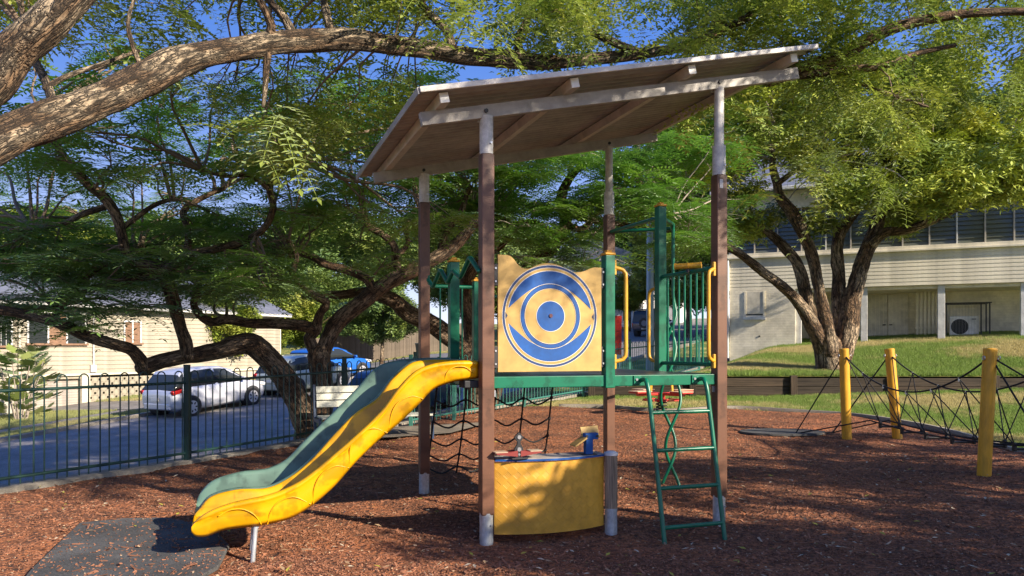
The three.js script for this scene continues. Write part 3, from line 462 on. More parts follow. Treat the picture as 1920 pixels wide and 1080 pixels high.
// retaining wall of sleepers
{
  const w = thing('sleeper_wall', 'low dark timber sleeper wall holding up the lawn', 'retaining wall', [1.9, 0, -WALL_D]);
  const mats = [0, 1, 2, 3].map(i => std(lin([0.12, 0.09, 0.15, 0.1][i], [0.098, 0.075, 0.118, 0.085][i], [0.078, 0.06, 0.09, 0.068][i]), 0.95, { map: re(T.wood, 0.9, 0.5), bumpMap: re(T.woodBump, 0.9, 0.5), bumpScale: 0.012 }));
  const r = rng(12), geos = [2.36, 2.3].map(l => { const g = box(l, 0.195, 0.075, 0, 0, 0, 0.01); const uv = g.attributes.uv; for (let i = 0; i < uv.count; i++) { const s = uv.getX(i); uv.setX(i, uv.getY(i)); uv.setY(i, s); } return g; });
  for (let i = 0; i < 6; i++) {
    const x = i * 2.42;
    part('wall_post', box(0.16, 1.15, 0.09, x, 0.3, 0.06, 0.012), mats[i % 4], w);
    for (let k = 0; k < 4; k++) { const m = part('sleeper', geos[(i + k) & 1], mats[(i * 3 + k * 2 + 1) % 4], w); m.position.set(x + 1.21, 0.1 + k * 0.203 + (r() - 0.5) * 0.006, -0.04 + (r() - 0.5) * 0.018); m.rotation.set(0, (r() - 0.5) * 0.008, (r() - 0.5) * 0.006); }
  }
}
// rope bridge: posts and ropes bolted together
{
  const g = thing('rope_bridge', 'rope bridge slung between thick yellow posts over the mulch', 'rope bridge', [5.6, 0, -10.5]);
  const ox = 5.6, od = 10.5, Q = (x, y, d) => V3(x - ox, y, -(d - od));
  const post = (bx, bd, tx, td, h) => { const p = sub('post', g), a = Q(bx, -0.3, bd), b = Q(tx, h, td); part('shaft', rod(a, b, 0.074, 24, 0.074), M.postY, p); const u = b.clone().sub(a).normalize(); part('cap', rod(b, b.clone().addScaledVector(u, 0.012), 0.074, 24, 0.066), M.postY, p); for (const s of [-0.04, 0.04]) part('eye_bolt', new THREE.TorusGeometry(0.022, 0.007, 6, 12).rotateY(Math.PI / 2).translate(b.x + s * 2.2, b.y - 0.1, b.z + 0.02), M.steel, p); return b; };
  const t1 = post(5.24, 12.02, 5.18, 12.02, 1.5), t2 = post(6.1, 12.12, 5.98, 12.2, 1.5), t3 = post(5.4, 8.84, 5.49, 8.84, 1.5), t4 = post(6.45, 8.8, 6.4, 8.8, 1.5);
  const R = 0.0115, hand = (a, b) => { const A = a.clone().setY(1.42), Bq = b.clone().setY(1.42); return q => { const p = A.clone().lerp(Bq, q); p.y -= 0.52 * 4 * q * (1 - q) * 0.95; return p; }; };
  const foot = side => q => { const p = Q(lerp(5.58, 5.95, q) + side * 0.14, 0.42 - 0.07 * 4 * q * (1 - q), lerp(11.7, 8.6, q)); return p; };
  const hl = hand(t1, t3), hr = hand(t2, t4), fl = foot(-1), fr = foot(1), many = (f, n = 24) => Array.from({ length: n + 1 }, (_, i) => f(i / n));
  for (const f of [hl, hr, fl, fr]) part('rope', pipe(many(f), R, 6, true, 48), M.rope, g);
  const n = 6;
  for (let i = 0; i < n; i++) {
    const q = (i + 0.5) / n, r = sub('rung', g); part('bar', rod(fl(q).add(V3(-0.02, -0.045, 0)), fr(q).add(V3(0.02, -0.045, 0)), 0.016, 8), M.black, r);
    for (const f of [fl, fr]) { const p = f(q); part('clamp', box(0.035, 0.1, 0.05, p.x, p.y - 0.02, p.z, 0.008), M.black, r); }
    for (const [f, h] of [[fl, hl], [fr, hr]]) for (const o of [-0.5, 0.5]) part('rope', rod(f(q), h(clamp((i + 0.5 + o) / n, 0.02, 0.98)), 0.007, 6), M.rope, g);
  }
  for (let i = 1; i < n; i++) for (const h of [hl, hr]) { const p = h(i / n); part('ferrule', rod(p.clone().add(V3(0, -0.035, 0)), p.clone().add(V3(0, 0.012, 0)), 0.014, 8), M.steel, g); }
  // tails to the ground anchors
  const A = [Q(4.6, 0.13, 12.5), Q(5.25, 0.14, 12.6)];
  part('rope', rod(t1.clone().setY(1.42), A[0], 0.0105, 6), M.rope, g); part('rope', rod(t2.clone().setY(1.42), A[1], 0.0105, 6), M.rope, g); part('rope', rod(fl(0), A[0], 0.0105, 6), M.rope, g); part('rope', rod(fr(0), A[1], 0.0105, 6), M.rope, g); part('rope', rod(A[0], A[1], 0.0105, 6), M.rope, g);
  for (const [a, b] of [[A[0], Q(4.1, 0.11, 12.55)], [A[1], Q(4.75, 0.11, 12.85)]]) { const ch = sub('chain', g); for (let k = 0; k < 9; k++) { const p = a.clone().lerp(b, k / 8); const m = part('link', new THREE.TorusGeometry(0.024, 0.007, 5, 10), M.black, ch); m.position.copy(p); m.rotation.set(k & 1 ? Math.PI / 2 : 0, 0.4, 0); } }
  part('rope', rod(t3.clone().setY(1.42), Q(6.5, 0.3, 7.4), 0.0105, 6), M.rope, g); part('rope', rod(t3.clone().setY(1.42), Q(5.75, 0.45, 8.3), 0.0105, 6), M.rope, g);
  part('rope', pipe([fl(1), Q(6.2, 0.3, 7.9), Q(6.9, 0.12, 7.0)], 0.0105, 6), M.rope, g); part('rope', pipe([fr(1), Q(6.4, 0.35, 8.0), Q(7.1, 0.15, 7.3)], 0.0105, 6), M.rope, g);
  const mat = new THREE.Mesh(new THREE.CylinderGeometry(0.62, 0.63, 0.03, 40).scale(1.1, 1, 0.75), M.rubber); mat.position.set(4.45, gY(4.45, 12.7) + 0.06, -12.7); mat.receiveShadow = true;
  top(mat, 'wear_mat', 'round dark rubber mat under the rope bridge chains', 'rubber mat');
}
// spring rocker
{
  const x = 2.95, d = 15.2, y = gY(x, d) + 0.02, g = thing('spring_rocker', 'red four seat spring rocker with yellow handles on the mulch', 'spring rocker', [x, y, -d], 0.3);
  const coil = []; for (let i = 0; i <= 90; i++) { const a = i / 90 * Math.PI * 2 * 4.5; coil.push(V3(0.1 * Math.cos(a), i / 90 * 0.26, 0.1 * Math.sin(a))); }
  part('spring', pipe(coil, 0.014, 6, true, 160), M.black, g); part('base', cyl(0.13, 0.13, 0.05, 0, -0.04, 0, 20), M.black, g); part('hub', join([cyl(0.15, 0.14, 0.04, 0, 0.262, 0, 20), cyl(0.07, 0.07, 0.12, 0, 0.3, 0, 12)]), M.red, g);
  for (let k = 0; k < 4; k++) {
    const a = k * Math.PI / 2 + 0.25, arm = sub('seat_arm', g); arm.rotation.y = a;
    part('beam', box(0.62, 0.05, 0.09, 0.31, 0.41, 0, 0.01), M.red, arm); part('seat', box(0.36, 0.03, 0.28, 0.55, 0.452, 0, 0.014), M.red, arm); part('seat_rim', box(0.37, 0.014, 0.29, 0.55, 0.4745, 0, 0.006), std(lin(0.75, 0.5, 0.32), 0.5), arm);
    part('handle_stem', rod(V3(0.3, 0.435, 0), V3(0.27, 0.76, 0), 0.018, 10), M.yellowPipe, arm); part('handle_bar', rod(V3(0.27, 0.76, -0.14), V3(0.27, 0.76, 0.14), 0.016, 10), M.yellowPipe, arm); part('foot_rest', rod(V3(0.34, 0.29, -0.16), V3(0.34, 0.29, 0.16), 0.015, 8), M.red, arm);
  }
}

// ---------------------------------------------------------------- buildings
T.course = tex(256, (u, v) => { const row = v * 6, f = row - Math.floor(row), o = Math.floor(row) & 1 ? 0.5 : 0, c = u * 2 + o, g = c - Math.floor(c); return (f < 0.1 || g < 0.035) ? 0.3 : 0.8 + 0.2 * fbm(u, v, 20, 20, 3, 95); }, false);
const H = {
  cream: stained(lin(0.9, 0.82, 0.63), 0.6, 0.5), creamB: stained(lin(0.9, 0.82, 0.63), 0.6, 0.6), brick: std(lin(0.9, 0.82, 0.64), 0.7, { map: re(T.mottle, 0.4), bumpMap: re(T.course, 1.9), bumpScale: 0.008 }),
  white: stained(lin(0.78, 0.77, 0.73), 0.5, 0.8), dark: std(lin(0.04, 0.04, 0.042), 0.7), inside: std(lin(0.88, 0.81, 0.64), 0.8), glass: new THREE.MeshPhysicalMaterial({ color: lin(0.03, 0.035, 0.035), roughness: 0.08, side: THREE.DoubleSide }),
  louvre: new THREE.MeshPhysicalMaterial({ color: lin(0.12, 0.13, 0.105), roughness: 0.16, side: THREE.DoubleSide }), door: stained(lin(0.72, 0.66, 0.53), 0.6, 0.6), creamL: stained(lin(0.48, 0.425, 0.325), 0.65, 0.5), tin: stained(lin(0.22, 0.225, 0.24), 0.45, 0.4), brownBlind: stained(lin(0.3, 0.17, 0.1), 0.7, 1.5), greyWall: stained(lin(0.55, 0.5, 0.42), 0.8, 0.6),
};
const board = (len, h, t, x, y, z, tilt = 0.17) => box(len, h, t, 0, 0, 0, 0.004).rotateX(-tilt).translate(x, y, z);
{
  const g = thing('cream_house', 'cream weatherboard house with louvre windows over an open undercroft behind the lawn', 'house', [7.63, 0, -27], -0.42), LEN = 13, S0 = 3.56, S1 = 4.66;
  // ground floor
  part('brick_wall', box2(0, 2.16, 0.6, S0 - 0.01, -0.25, 0), H.brick, g); part('brick_wall', box2(1.95, 2.16, 0.6, S0 - 0.12, -2.2, -0.252), H.brick, g); part('back_wall', box2(2.162, LEN, 0.6, S0 - 0.12, -2.2, -2.0), H.brick, g); part('side_wall', box2(0, 0.25, 0.6, S0 - 0.01, -8, -0.252), H.brick, g);
  part('soffit', box2(2.0, LEN, S0 - 0.118, S0 - 0.01, -2.2, -0.16), H.creamB, g);
  part('drainpipe', cyl(0.05, 0.05, 3.4, -0.06, 1.2, 0.06, 10), H.white, g);
  { const w = sub('vent_window', g); part('frame', join([box2(0.5, 0.56, 2.62, 3.5, 0.002, 0.03), box2(1.12, 1.18, 2.62, 3.5, 0.002, 0.03)]), H.cream, w); part('shutter', box2(0.562, 1.118, 2.74, 3.49, 0.001, 0.012), H.door, w); part('shadow_gap_strip', box2(0.562, 1.118, 2.68, 2.72, 0.001, 0.008), M.black, w); part('sill', box2(0.46, 1.22, 2.52, 2.618, 0.002, 0.09, 0.008), H.white, w); }  // black strip under the shutter paints a shadow gap
  part('vent_hole', rod(V3(1.0, 1.95, 0.001), V3(1.0, 1.95, 0.02), 0.03, 10), H.dark, g);
  for (const x of [2.25, 4.29, 6.52, 8.75, 11]) part('post', box2(x - 0.1, x + 0.1, 0.8, S0 - 0.012, -0.3, -0.1, 0.01), H.white, g);
  for (const [x0, x1] of [[4.42, 5.04], [5.06, 5.68]]) { const d = sub('door', g); part('leaf', box2(x0, x1, 1.0, 3.4, -1.998, -1.95, 0.005), H.door, d); for (let k = 1; k < 5; k++) part('batten', box2(lerp(x0, x1, k / 5) - 0.006, lerp(x0, x1, k / 5) + 0.006, 1.02, 3.38, -1.949, -1.942), H.creamB, d); part('handle', box(0.1, 0.03, 0.06, x1 > 5.2 ? x0 + 0.08 : x1 - 0.1, 2.35, -1.92, 0.008), M.black, d); }
  { const d = sub('door', g); part('leaf', box2(2.7, 3.5, 1.0, 3.35, -1.998, -1.95, 0.005), H.door, d); part('handle', box(0.1, 0.03, 0.06, 3.4, 2.3, -1.92, 0.008), M.black, d); }
  { const s = sub('slat_gate', g); for (let k = 0; k < 6; k++) part('slat', box2(5.9 + k * 0.118, 5.985 + k * 0.118, 1.0, 3.44, -1.738, -1.715, 0.004), H.creamB, s); part('gate_rail', box2(5.88, 6.6, 2.2, 2.27, -1.714, -1.695), H.creamB, s); }
  part('downpipe', cyl(0.04, 0.04, 2.4, 6.86, 1.1, -1.9, 10), H.cream, g);
  // upper storey: boards, cornice, louvres
  const nb = 9, bh = (S1 - S0) / nb;
  part('upper_wall', box2(0.02, LEN, S0 + 0.02, S1 - 0.01, -8, -0.05), H.cream, g);
  for (let k = 0; k < nb; k++) part('weatherboard', board(LEN + 0.04, bh + 0.02, 0.022, LEN / 2, S0 + bh * (k + 0.5), -0.018, 0.085), H.cream, g);
  part('corner_board', box2(-0.1, 0.0, S0 - 0.02, S1, -0.08, 0.02, 0.006), H.white, g);
  part('cornice', join([box2(-0.12, LEN, S1 - 0.02, S1 + 0.05, -0.04, 0.1, 0.012), box2(-0.1, LEN, S1 + 0.052, S1 + 0.16, -0.2, 0.03, 0.01)]), H.cream, g);
  part('inner_wall', box2(0.05, LEN, S1 + 0.17, 6.55, -0.42, -0.38), H.inside, g);
  part('side_cladding', box2(-0.04, 0.04, S1 + 0.17, 6.55, -8, -0.1), H.creamB, g);
  for (let b = 0; b < 16; b++) {
    const x0 = 0.06 + b * 0.765, w = sub('louvre_window', g); part('mullion', box2(x0 - 0.02, x0 + 0.02, S1 + 0.17, 6.3, -0.17, -0.05, 0.004), b % 5 === 4 ? H.white : H.greyWall, w);
    for (let k = 0; k < 10; k++) part('louvre_blade', box(0.715, 0.15, 0.006, 0, 0, 0).rotateX(-0.3).translate(x0 + 0.3825, S1 + 0.25 + k * 0.14, -0.12), H.louvre, w);
  }
  part('head_wall', box2(-0.05, LEN, 6.3, 6.9, -0.2, -0.02), H.cream, g);
  part('gutter', box2(-0.6, LEN + 0.5, 6.85, 6.97, 0.4, 0.55, 0.02), H.white, g);
  { const r = poly([[0, 0], [9, 0], [4.5, 2.2]]); part('tin_roof', extrude(r, LEN + 1).rotateY(Math.PI / 2).translate(-0.6, 6.92, 0.45), H.tin, g); }
}
{ // air conditioner in its cage
  const o = new THREE.Vector3(6.85, 0, -1.1).applyAxisAngle(V3(0, 1, 0), -0.42), g = thing('air_conditioner', 'white air conditioner unit with round black fan inside a dark cage', 'air conditioner', [7.63 + o.x, 1.86, -27 + o.z], -0.42);
  part('casing', box2(0, 0.82, 0.06, 0.72, -0.3, 0, 0.02), H.white, g); part('fan_recess', rod(V3(0.28, 0.38, -0.005), V3(0.28, 0.38, 0.006), 0.25, 28), M.black, g);
  for (let k = 1; k < 5; k++) part('fan_guard', new THREE.TorusGeometry(k * 0.055, 0.004, 5, 28).translate(0.28, 0.38, 0.016), std(lin(0.1, 0.1, 0.1), 0.5), g); part('badge', box(0.12, 0.025, 0.004, 0.68, 0.62, 0.003), H.dark, g);
  for (const x of [0.1, 0.7]) part('foot', box2(x, x + 0.06, -0.12, 0.058, -0.28, -0.02), M.black, g);
  const cage = thing('cage', 'black steel cage frame around the air conditioner unit', 'cage', [7.63 + o.x, 1.72, -27 + o.z], -0.42);
  for (const [x, z] of [[-0.12, 0.16], [1.1, 0.16], [-0.12, -0.6], [0.86, 0.16], [1.1, -0.6]]) part('upright', rod(V3(x, -0.3, z), V3(x, 1.28, z), 0.022, 6), M.black, cage);
  for (const [a, b] of [[[-0.16, 0.16], [1.16, 0.16]], [[-0.12, 0.16], [-0.12, -0.6]], [[1.1, 0.16], [1.1, -0.6]], [[-0.12, -0.6], [1.1, -0.6]]]) part('top_bar', rod(V3(a[0], 1.28, a[1]), V3(b[0], 1.28, b[1]), 0.02, 6), M.black, cage);
  for (let k = 0; k < 12; k++) part('wire', rod(V3(-0.1 + k * 0.087, 0, 0.16), V3(-0.1 + k * 0.087, 1.27, 0.16), 0.0025, 4), std(lin(0.3, 0.3, 0.28), 0.6), cage);
}
{ // house across the street; local x = s + 4
  const [hx, hd] = fromST(-4, 11), g = thing('weatherboard_house', 'cream weatherboard house with garage and breeze block screen across the street', 'house', [hx, 0, -hd], STREET_TURN), LEN = 17.7, S0 = 0.45, S1 = 3.32;
  const nb = 15, bh = (S1 - S0) / nb;
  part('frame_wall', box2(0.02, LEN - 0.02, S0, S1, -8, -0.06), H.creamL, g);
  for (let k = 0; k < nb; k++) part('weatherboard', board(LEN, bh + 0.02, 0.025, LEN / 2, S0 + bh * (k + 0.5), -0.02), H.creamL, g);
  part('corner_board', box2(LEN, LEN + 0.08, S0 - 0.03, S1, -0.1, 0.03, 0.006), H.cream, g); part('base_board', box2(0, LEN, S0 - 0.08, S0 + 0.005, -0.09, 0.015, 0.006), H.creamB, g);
  // lower storey
  part('base_wall', box2(0, 3.95, -2, S0 - 0.082, -0.3, -0.1), H.greyWall, g); part('base_wall', box2(11.4, LEN, -1.2, S0 - 0.082, -0.3, -0.1), H.greyWall, g); part('pillar', box2(6.25, 6.62, -2, S0 - 0.082, -0.5, 0.0), H.creamB, g); part('pillar', box2(3.95, 4.07, -2, S0 - 0.082, -0.5, -0.02), H.creamB, g);
  part('garage_lintel', box2(4.07, 6.25, 0.24, S0 - 0.082, -0.34, -0.1), H.creamL, g);
  { const d = sub('garage_door', g); for (let k = 0; k < 16; k++) part('door_slat', box(2.17, 0.108, 0.03, 5.16, -1.42 + k * 0.112, -0.3, 0.01), k & 1 ? stained(lin(0.5, 0.43, 0.38), 0.6) : stained(lin(0.47, 0.41, 0.36), 0.6), d); }
  { // breeze blocks
    const s = sub('breeze_block_screen', g), sh = poly([[-0.1, -0.1], [0.1, -0.1], [0.1, 0.1], [-0.1, 0.1]]); const hole = (sx, sy) => { const q = new THREE.Path(); q.moveTo(-sx, -sy); q.lineTo(-sx, sy); q.lineTo(sx, sy); q.lineTo(sx, -sy); q.closePath(); return q; };
    const g1 = (() => { const a = poly([[-0.096, -0.096], [0.096, -0.096], [0.096, 0.096], [-0.096, 0.096]]); a.holes.push(hole(0.052, 0.052)); return extrude(a, 0.09); })(), g2 = box(0.192, 0.192, 0.085, 0, 0, 0.045);
    const mt = [H.creamL, H.creamL]; part('back_wall', box2(6.62, 11.4, -2, S0 - 0.082, -5.1, -5), H.inside, s); part('side_wall', box2(6.5, 6.61, -2, S0 - 0.082, -5, -0.51), H.inside, s); part('side_wall', box2(11.41, 11.5, -2, S0 - 0.082, -5, -0.31), H.inside, s);
    part('mortar', box2(6.62, 11.4, -2, -1.33, -0.3, -0.1), H.cream, s);
    for (let r = 0; r < 8; r++) for (let c = 0; c < 24; c++) { const m = part('breeze_block', (r + c) & 1 ? g1 : g2, mt[(r * 5 + c * 3) % 2], s); m.position.set(6.72 + c * 0.2, -1.23 + r * 0.2, -0.2); }
  }
  // windows
  const win = (x0, x1, y0, y1, n, mats) => { const w = sub('window', g); part('frame', join([box2(x0 - 0.07, x1 + 0.07, y1, y1 + 0.08, 0, 0.06), box2(x0 - 0.07, x0, y0, y1, 0, 0.055), box2(x1, x1 + 0.07, y0, y1, 0, 0.055)]), H.white, w); part('sill', box2(x0 - 0.12, x1 + 0.12, y0 - 0.08, y0, 0, 0.13), H.brownBlind, w); for (let k = 0; k < n; k++) { const a = lerp(x0, x1, k / n), b = lerp(x0, x1, (k + 1) / n); part('pane', box2(a + 0.01, b - 0.01, y0, y1, 0.001, 0.02), mats[k], w); if (k) part('mullion', box2(a - 0.035, a + 0.035, y0, y1, 0.021, 0.05), H.white, w); } };
  win(4.0, 6.35, 1.75, 3.0, 3, [H.glass, H.brownBlind, H.glass]); win(8.25, 9.0, 1.8, 2.75, 2, [H.brownBlind, H.brownBlind]); win(14.6, 15.4, 1.8, 2.8, 2, [H.brownBlind, H.glass]); win(1.2, 3.3, 1.65, 2.95, 2, [H.glass, H.glass]);
  for (let k = 0; k < 12; k++) part('veranda_bar', rod(V3(1.2 + k * 0.19, 1.65, 0.09), V3(1.2 + k * 0.19, 2.5, 0.09), 0.012, 5), H.white, g);
  part('downpipe', cyl(0.05, 0.05, 4.4, 3.62, -1.2, 0.08, 8), H.cream, g); part('downpipe', cyl(0.03, 0.03, 2.6, 6.75, 0.6, 0.04, 8), H.white, g); part('meter_box', box2(6.6, 6.86, 0.5, 0.82, 0.0, 0.1, 0.01), H.white, g);
  part('fascia', box2(-0.4, LEN + 0.4, S1 - 0.02, S1 + 0.12, 0.5, 0.54), H.white, g); part('eave_lining', box2(-0.3, LEN + 0.3, S1 - 0.01, S1 + 0.02, -0.05, 0.498), H.white, g);
  part('tin_roof', (() => { const n = 200, rings = []; for (const [z, y] of [[0.58, S1 + 0.1], [-4, S1 + 2.0], [-8.6, S1 + 0.1]]) rings.push(Array.from({ length: n + 1 }, (_, i) => V3(-0.45 + i / n * (LEN + 0.9), y + 0.02 * Math.cos(i * Math.PI / 2), z))); return metric(loft(rings, false)); })(), H.tin, g);
  part('gable', extrude(poly([[-8, S1], [-0.06, S1], [-4, S1 + 1.85]]), 0.06).rotateY(-Math.PI / 2).translate(LEN - 0.02, 0, 0), H.cream, g);
}
{ // white block of flats up the street
  const [bx, bd] = [7.2, 74], y = 3.2, g = thing('apartment_block', 'white block of flats with gabled tin roof up the street', 'building', [bx, y, -bd], -0.42), wh = stained(lin(0.82, 0.8, 0.77), 0.7, 0.2);
  part('wall', box2(-5, 5.5, -2, 6.6, -9, 0), wh, g); part('wall', box2(5.52, 8.5, -2, 5.4, -8, -1.5), wh, g);
  part('roof', extrude(poly([[-6, 0], [6.4, 0], [0.2, 2.4]]), 10.2).translate(0, 6.62, -9.6), H.tin, g); part('roof', extrude(poly([[-0.4, 0], [3.4, 0], [-0.4, 1.2]]), 7.2).translate(5.5, 5.42, -8.2), H.tin, g);
  for (let r = 0; r < 2; r++) for (let c = 0; c < 4; c++) { const w = sub('window', g), x = -3.9 + c * 2.5, yy = 1.0 + r * 2.8; part('frame', box2(x - 0.08, x + 1.18, yy - 0.08, yy + 1.38, 0.002, 0.05), H.white, w); part('pane', box2(x, x + 0.54, yy, yy + 1.3, 0.051, 0.06), H.glass, w); part('pane', box2(x + 0.58, x + 1.1, yy, yy + 1.3, 0.051, 0.06), H.glass, w); }
  for (let c = 0; c < 5; c++) part('column', box2(-4.6 + c * 2.3, -4.3 + c * 2.3, -2, 2.7, 1.1, 1.4), wh, g); part('balcony_slab', box2(-5, 5.4, 2.7, 2.95, 0.01, 1.5), wh, g); part('balcony_wall', box2(-5, 5.4, 2.96, 3.9, 1.38, 1.48), wh, g);
}
{ // beige wall further up
  const [wx, wd] = fromST(42, -10.5), g = thing('garden_wall', 'long beige rendered wall beside the street past the lamp pole', 'wall', [wx, streetY(42), -wd], STREET_TURN);
  part('wall_face', box2(-12, 14, -1.5, 2.2, -0.15, 0.15), stained(lin(0.6, 0.53, 0.42), 0.8, 0.3), g); part('coping', box2(-12.1, 14.1, 2.202, 2.32, -0.22, 0.22, 0.02), H.white, g); part('letter_plate', box2(2, 2.9, 0.8, 1.5, -0.19, -0.152), M.black, g);
}
{ // paling fence
  const [fx, fd] = fromST(13.9, 9), g = thing('paling_fence', 'weathered grey timber paling fence behind the blue car', 'fence', [fx, 0, -fd], STREET_TURN);
  const r = rng(31), mats = [0.4, 0.34, 0.46, 0.38].map((v, i) => std(lin(v, v * 0.9, v * 0.8), 0.95, { map: re(T.wood, 1.2, 0.4), bumpMap: re(T.woodBump, 1.2, 0.4), bumpScale: 0.006 })), pg = box(0.098, 1.9, 0.018, 0, 0.95, 0, 0);
  const base = s => { const [x, d] = fromST(13.9 + s, 9); return landY(x, d); };
  for (let k = 0; k < 168; k++) { const s = k * 0.108, m = part('paling', pg, mats[Math.floor(r() * 4)], g); m.position.set(s, base(s) - 0.08 + (r() - 0.5) * 0.05, (r() - 0.5) * 0.01); m.rotation.z = (r() - 0.5) * 0.015; }
  for (let k = 0; k < 8; k++) part('fence_post', box(0.12, 1.9, 0.1, k * 2.5 + 0.05, base(k * 2.5) + 0.85, -0.08), mats[1], g);
}
// ---------------------------------------------------------------- vehicles
function car(name, label, paint, o) {
  const L = o.L, Wd = o.W / 2, Ht = o.H, suv = o.suv, g = thing(name, label, 'car', [0, 0, 0]); g.rotation.order = 'YZX';
  const body = new THREE.MeshPhysicalMaterial({ color: paint, roughness: 0.35, metalness: 0.25, clearcoat: 0.8, clearcoatRoughness: 0.1, side: THREE.DoubleSide });
  const X = q => (q - 0.5) * L, glass = H.glass;
  // lower body: q along the car from tail to nose
  const low = suv ? [[0, 0.5, 0.98, 0.9], [0.02, 0.42, 1.05, 0.97], [0.1, 0.4, 1.08, 1], [0.5, 0.4, 1.08, 1], [0.72, 0.4, 1.08, 1], [0.78, 0.4, 1.05, 1], [0.95, 0.42, 0.95, 0.96], [1, 0.5, 0.8, 0.86]]
    : [[0, 0.4, 0.72, 0.8], [0.012, 0.3, 0.86, 0.88], [0.05, 0.22, 0.94, 0.95], [0.15, 0.2, 0.97, 1], [0.35, 0.18, 0.96, 1], [0.55, 0.18, 0.94, 1], [0.72, 0.18, 0.93, 0.99], [0.8, 0.19, 0.88, 0.98], [0.9, 0.2, 0.8, 0.94], [0.965, 0.22, 0.7, 0.84], [1, 0.3, 0.58, 0.66]];
  const ringLow = ([q, b, t, w]) => { const W2 = Wd * w; const half = [[0, b], [W2 * 0.86, b], [W2 * 0.97, b + 0.1], [W2, lerp(b, t, 0.45)], [W2 * 0.985, lerp(b, t, 0.72)], [W2 * 0.95, t - 0.03], [W2 * 0.86, t], [0, t + 0.03]]; return [...half, ...half.slice(1, -1).reverse().map(([z, y]) => [-z, y])].map(([z, y]) => V3(X(q), y, z)); };
  const fine = list => { const out = []; for (let i = 0; i + 1 < list.length; i++) for (let k = 0; k < 3; k++) out.push(list[i].map((v, j) => lerp(v, list[i + 1][j], k / 3))); out.push(list[list.length - 1]); return out; };
  part('body', loft(fine(low).map(ringLow)), body, g);
  // cabin: glass volume with painted roof and pillars
  const cab = suv ? [[0.02, 1.05, 1.06, 0.95, 0.92], [0.05, 1.05, Ht - 0.06, 0.95, 0.86], [0.12, 1.05, Ht, 0.96, 0.86], [0.5, 1.05, Ht, 0.96, 0.86], [0.62, 1.05, Ht - 0.03, 0.96, 0.85], [0.76, 1.04, 1.07, 0.95, 0.92]]
    : [[0.02, 0.9, 0.91, 0.9, 0.88], [0.06, 0.92, 1.18, 0.93, 0.82], [0.12, 0.94, Ht - 0.07, 0.95, 0.76], [0.24, 0.95, Ht - 0.01, 0.95, 0.74], [0.4, 0.94, Ht, 0.95, 0.73], [0.52, 0.93, Ht - 0.04, 0.95, 0.73], [0.64, 0.92, Ht - 0.2, 0.95, 0.77], [0.74, 0.91, 1.06, 0.94, 0.84], [0.8, 0.88, 0.89, 0.92, 0.9]];
  const ringCab = ([q, b, t, wb, wt]) => { const half = [[0, b - 0.02], [Wd * wb, b - 0.02], [Wd * lerp(wb, wt, 0.5) + 0.01, lerp(b, t, 0.5)], [Wd * wt, Math.max(b, t - 0.05)], [Wd * wt - 0.08, t - 0.008], [0, t]]; return [...half, ...half.slice(1, -1).reverse().map(([z, y]) => [-z, y])].map(([z, y]) => V3(X(q), y, z)); };
  part('glasshouse', loft(fine(cab).map(ringCab)), glass, g);
  const roofRow = fine(cab).filter(c => c[2] > Ht - (suv ? 0.1 : 0.22)), ringRoof = ([q, b, t, wb, wt]) => { const half = [[Wd * wt + 0.006, t - 0.075], [Wd * wt + 0.004, t - 0.05], [Wd * wt - 0.075, t + 0.006], [0, t + 0.014]]; return [...half, ...half.slice(0, -1).reverse().map(([z, y]) => [-z, y])].map(([z, y]) => V3(X(q), y, z)); };
  part('roof', loft(roofRow.map(ringRoof), false), body, g);
  const at = q => { const list = fine(cab); for (let i = 1; i < list.length; i++) if (list[i][0] >= q) { const f = (q - list[i - 1][0]) / (list[i][0] - list[i - 1][0]); return list[i].map((v, j) => lerp(list[i - 1][j], v, f)); } };
  const pillar = (q0, q1, w0, w1) => { for (const sg of [-1, 1]) { const c = at(q0), e = at(q1), z0 = sg * (Wd * c[3] + 0.004), zt = sg * (Wd * e[4] + 0.008), zm = sg * (Wd * lerp(c[3], e[4], 0.5) + 0.016), y0 = c[1] - 0.03, y1 = e[2] - 0.05; part('pillar', loft([[V3(X(q0) - w0, y0, z0), V3(X(q0) + w0, y0, z0)], [V3((X(q0) + X(q1)) / 2 - (w0 + w1) / 2, (y0 + y1) / 2, zm), V3((X(q0) + X(q1)) / 2 + (w0 + w1) / 2, (y0 + y1) / 2, zm)], [V3(X(q1) - w1, y1, zt), V3(X(q1) + w1, y1, zt)]], false), body, g); } };
  if (suv) { pillar(0.07, 0.08, 0.12, 0.1); pillar(0.33, 0.33, 0.05, 0.05); pillar(0.52, 0.52, 0.05, 0.05); pillar(0.73, 0.64, 0.05, 0.04); } else { pillar(0.135, 0.165, 0.17, 0.11); pillar(0.43, 0.43, 0.05, 0.045); pillar(0.76, 0.58, 0.045, 0.035); }
  // wheels
  const wr = o.wr ?? 0.3, wx = [-o.base / 2 - 0.05, o.base / 2 - 0.05];
  for (const x of wx) for (const sg of [-1, 1]) {
    part('wheel_arch', rod(V3(x, wr + 0.02, sg * (Wd - 0.3)), V3(x, wr + 0.02, sg * (Wd + 0.004)), wr + 0.055, 26), H.dark, g);
    const w = sub('wheel', g), z0 = sg * (Wd - 0.17), z1 = sg * (Wd + 0.02);
    part('tyre', rod(V3(x, wr, z0), V3(x, wr, z1), wr, 28), M.black, w); part('rim', rod(V3(x, wr, z1), V3(x, wr, z1 + sg * 0.006), wr * 0.7, 24), o.darkRim ? std(lin(0.1, 0.1, 0.11), 0.4) : std(lin(0.6, 0.6, 0.62), 0.4, { metalness: 0.3 }), w);
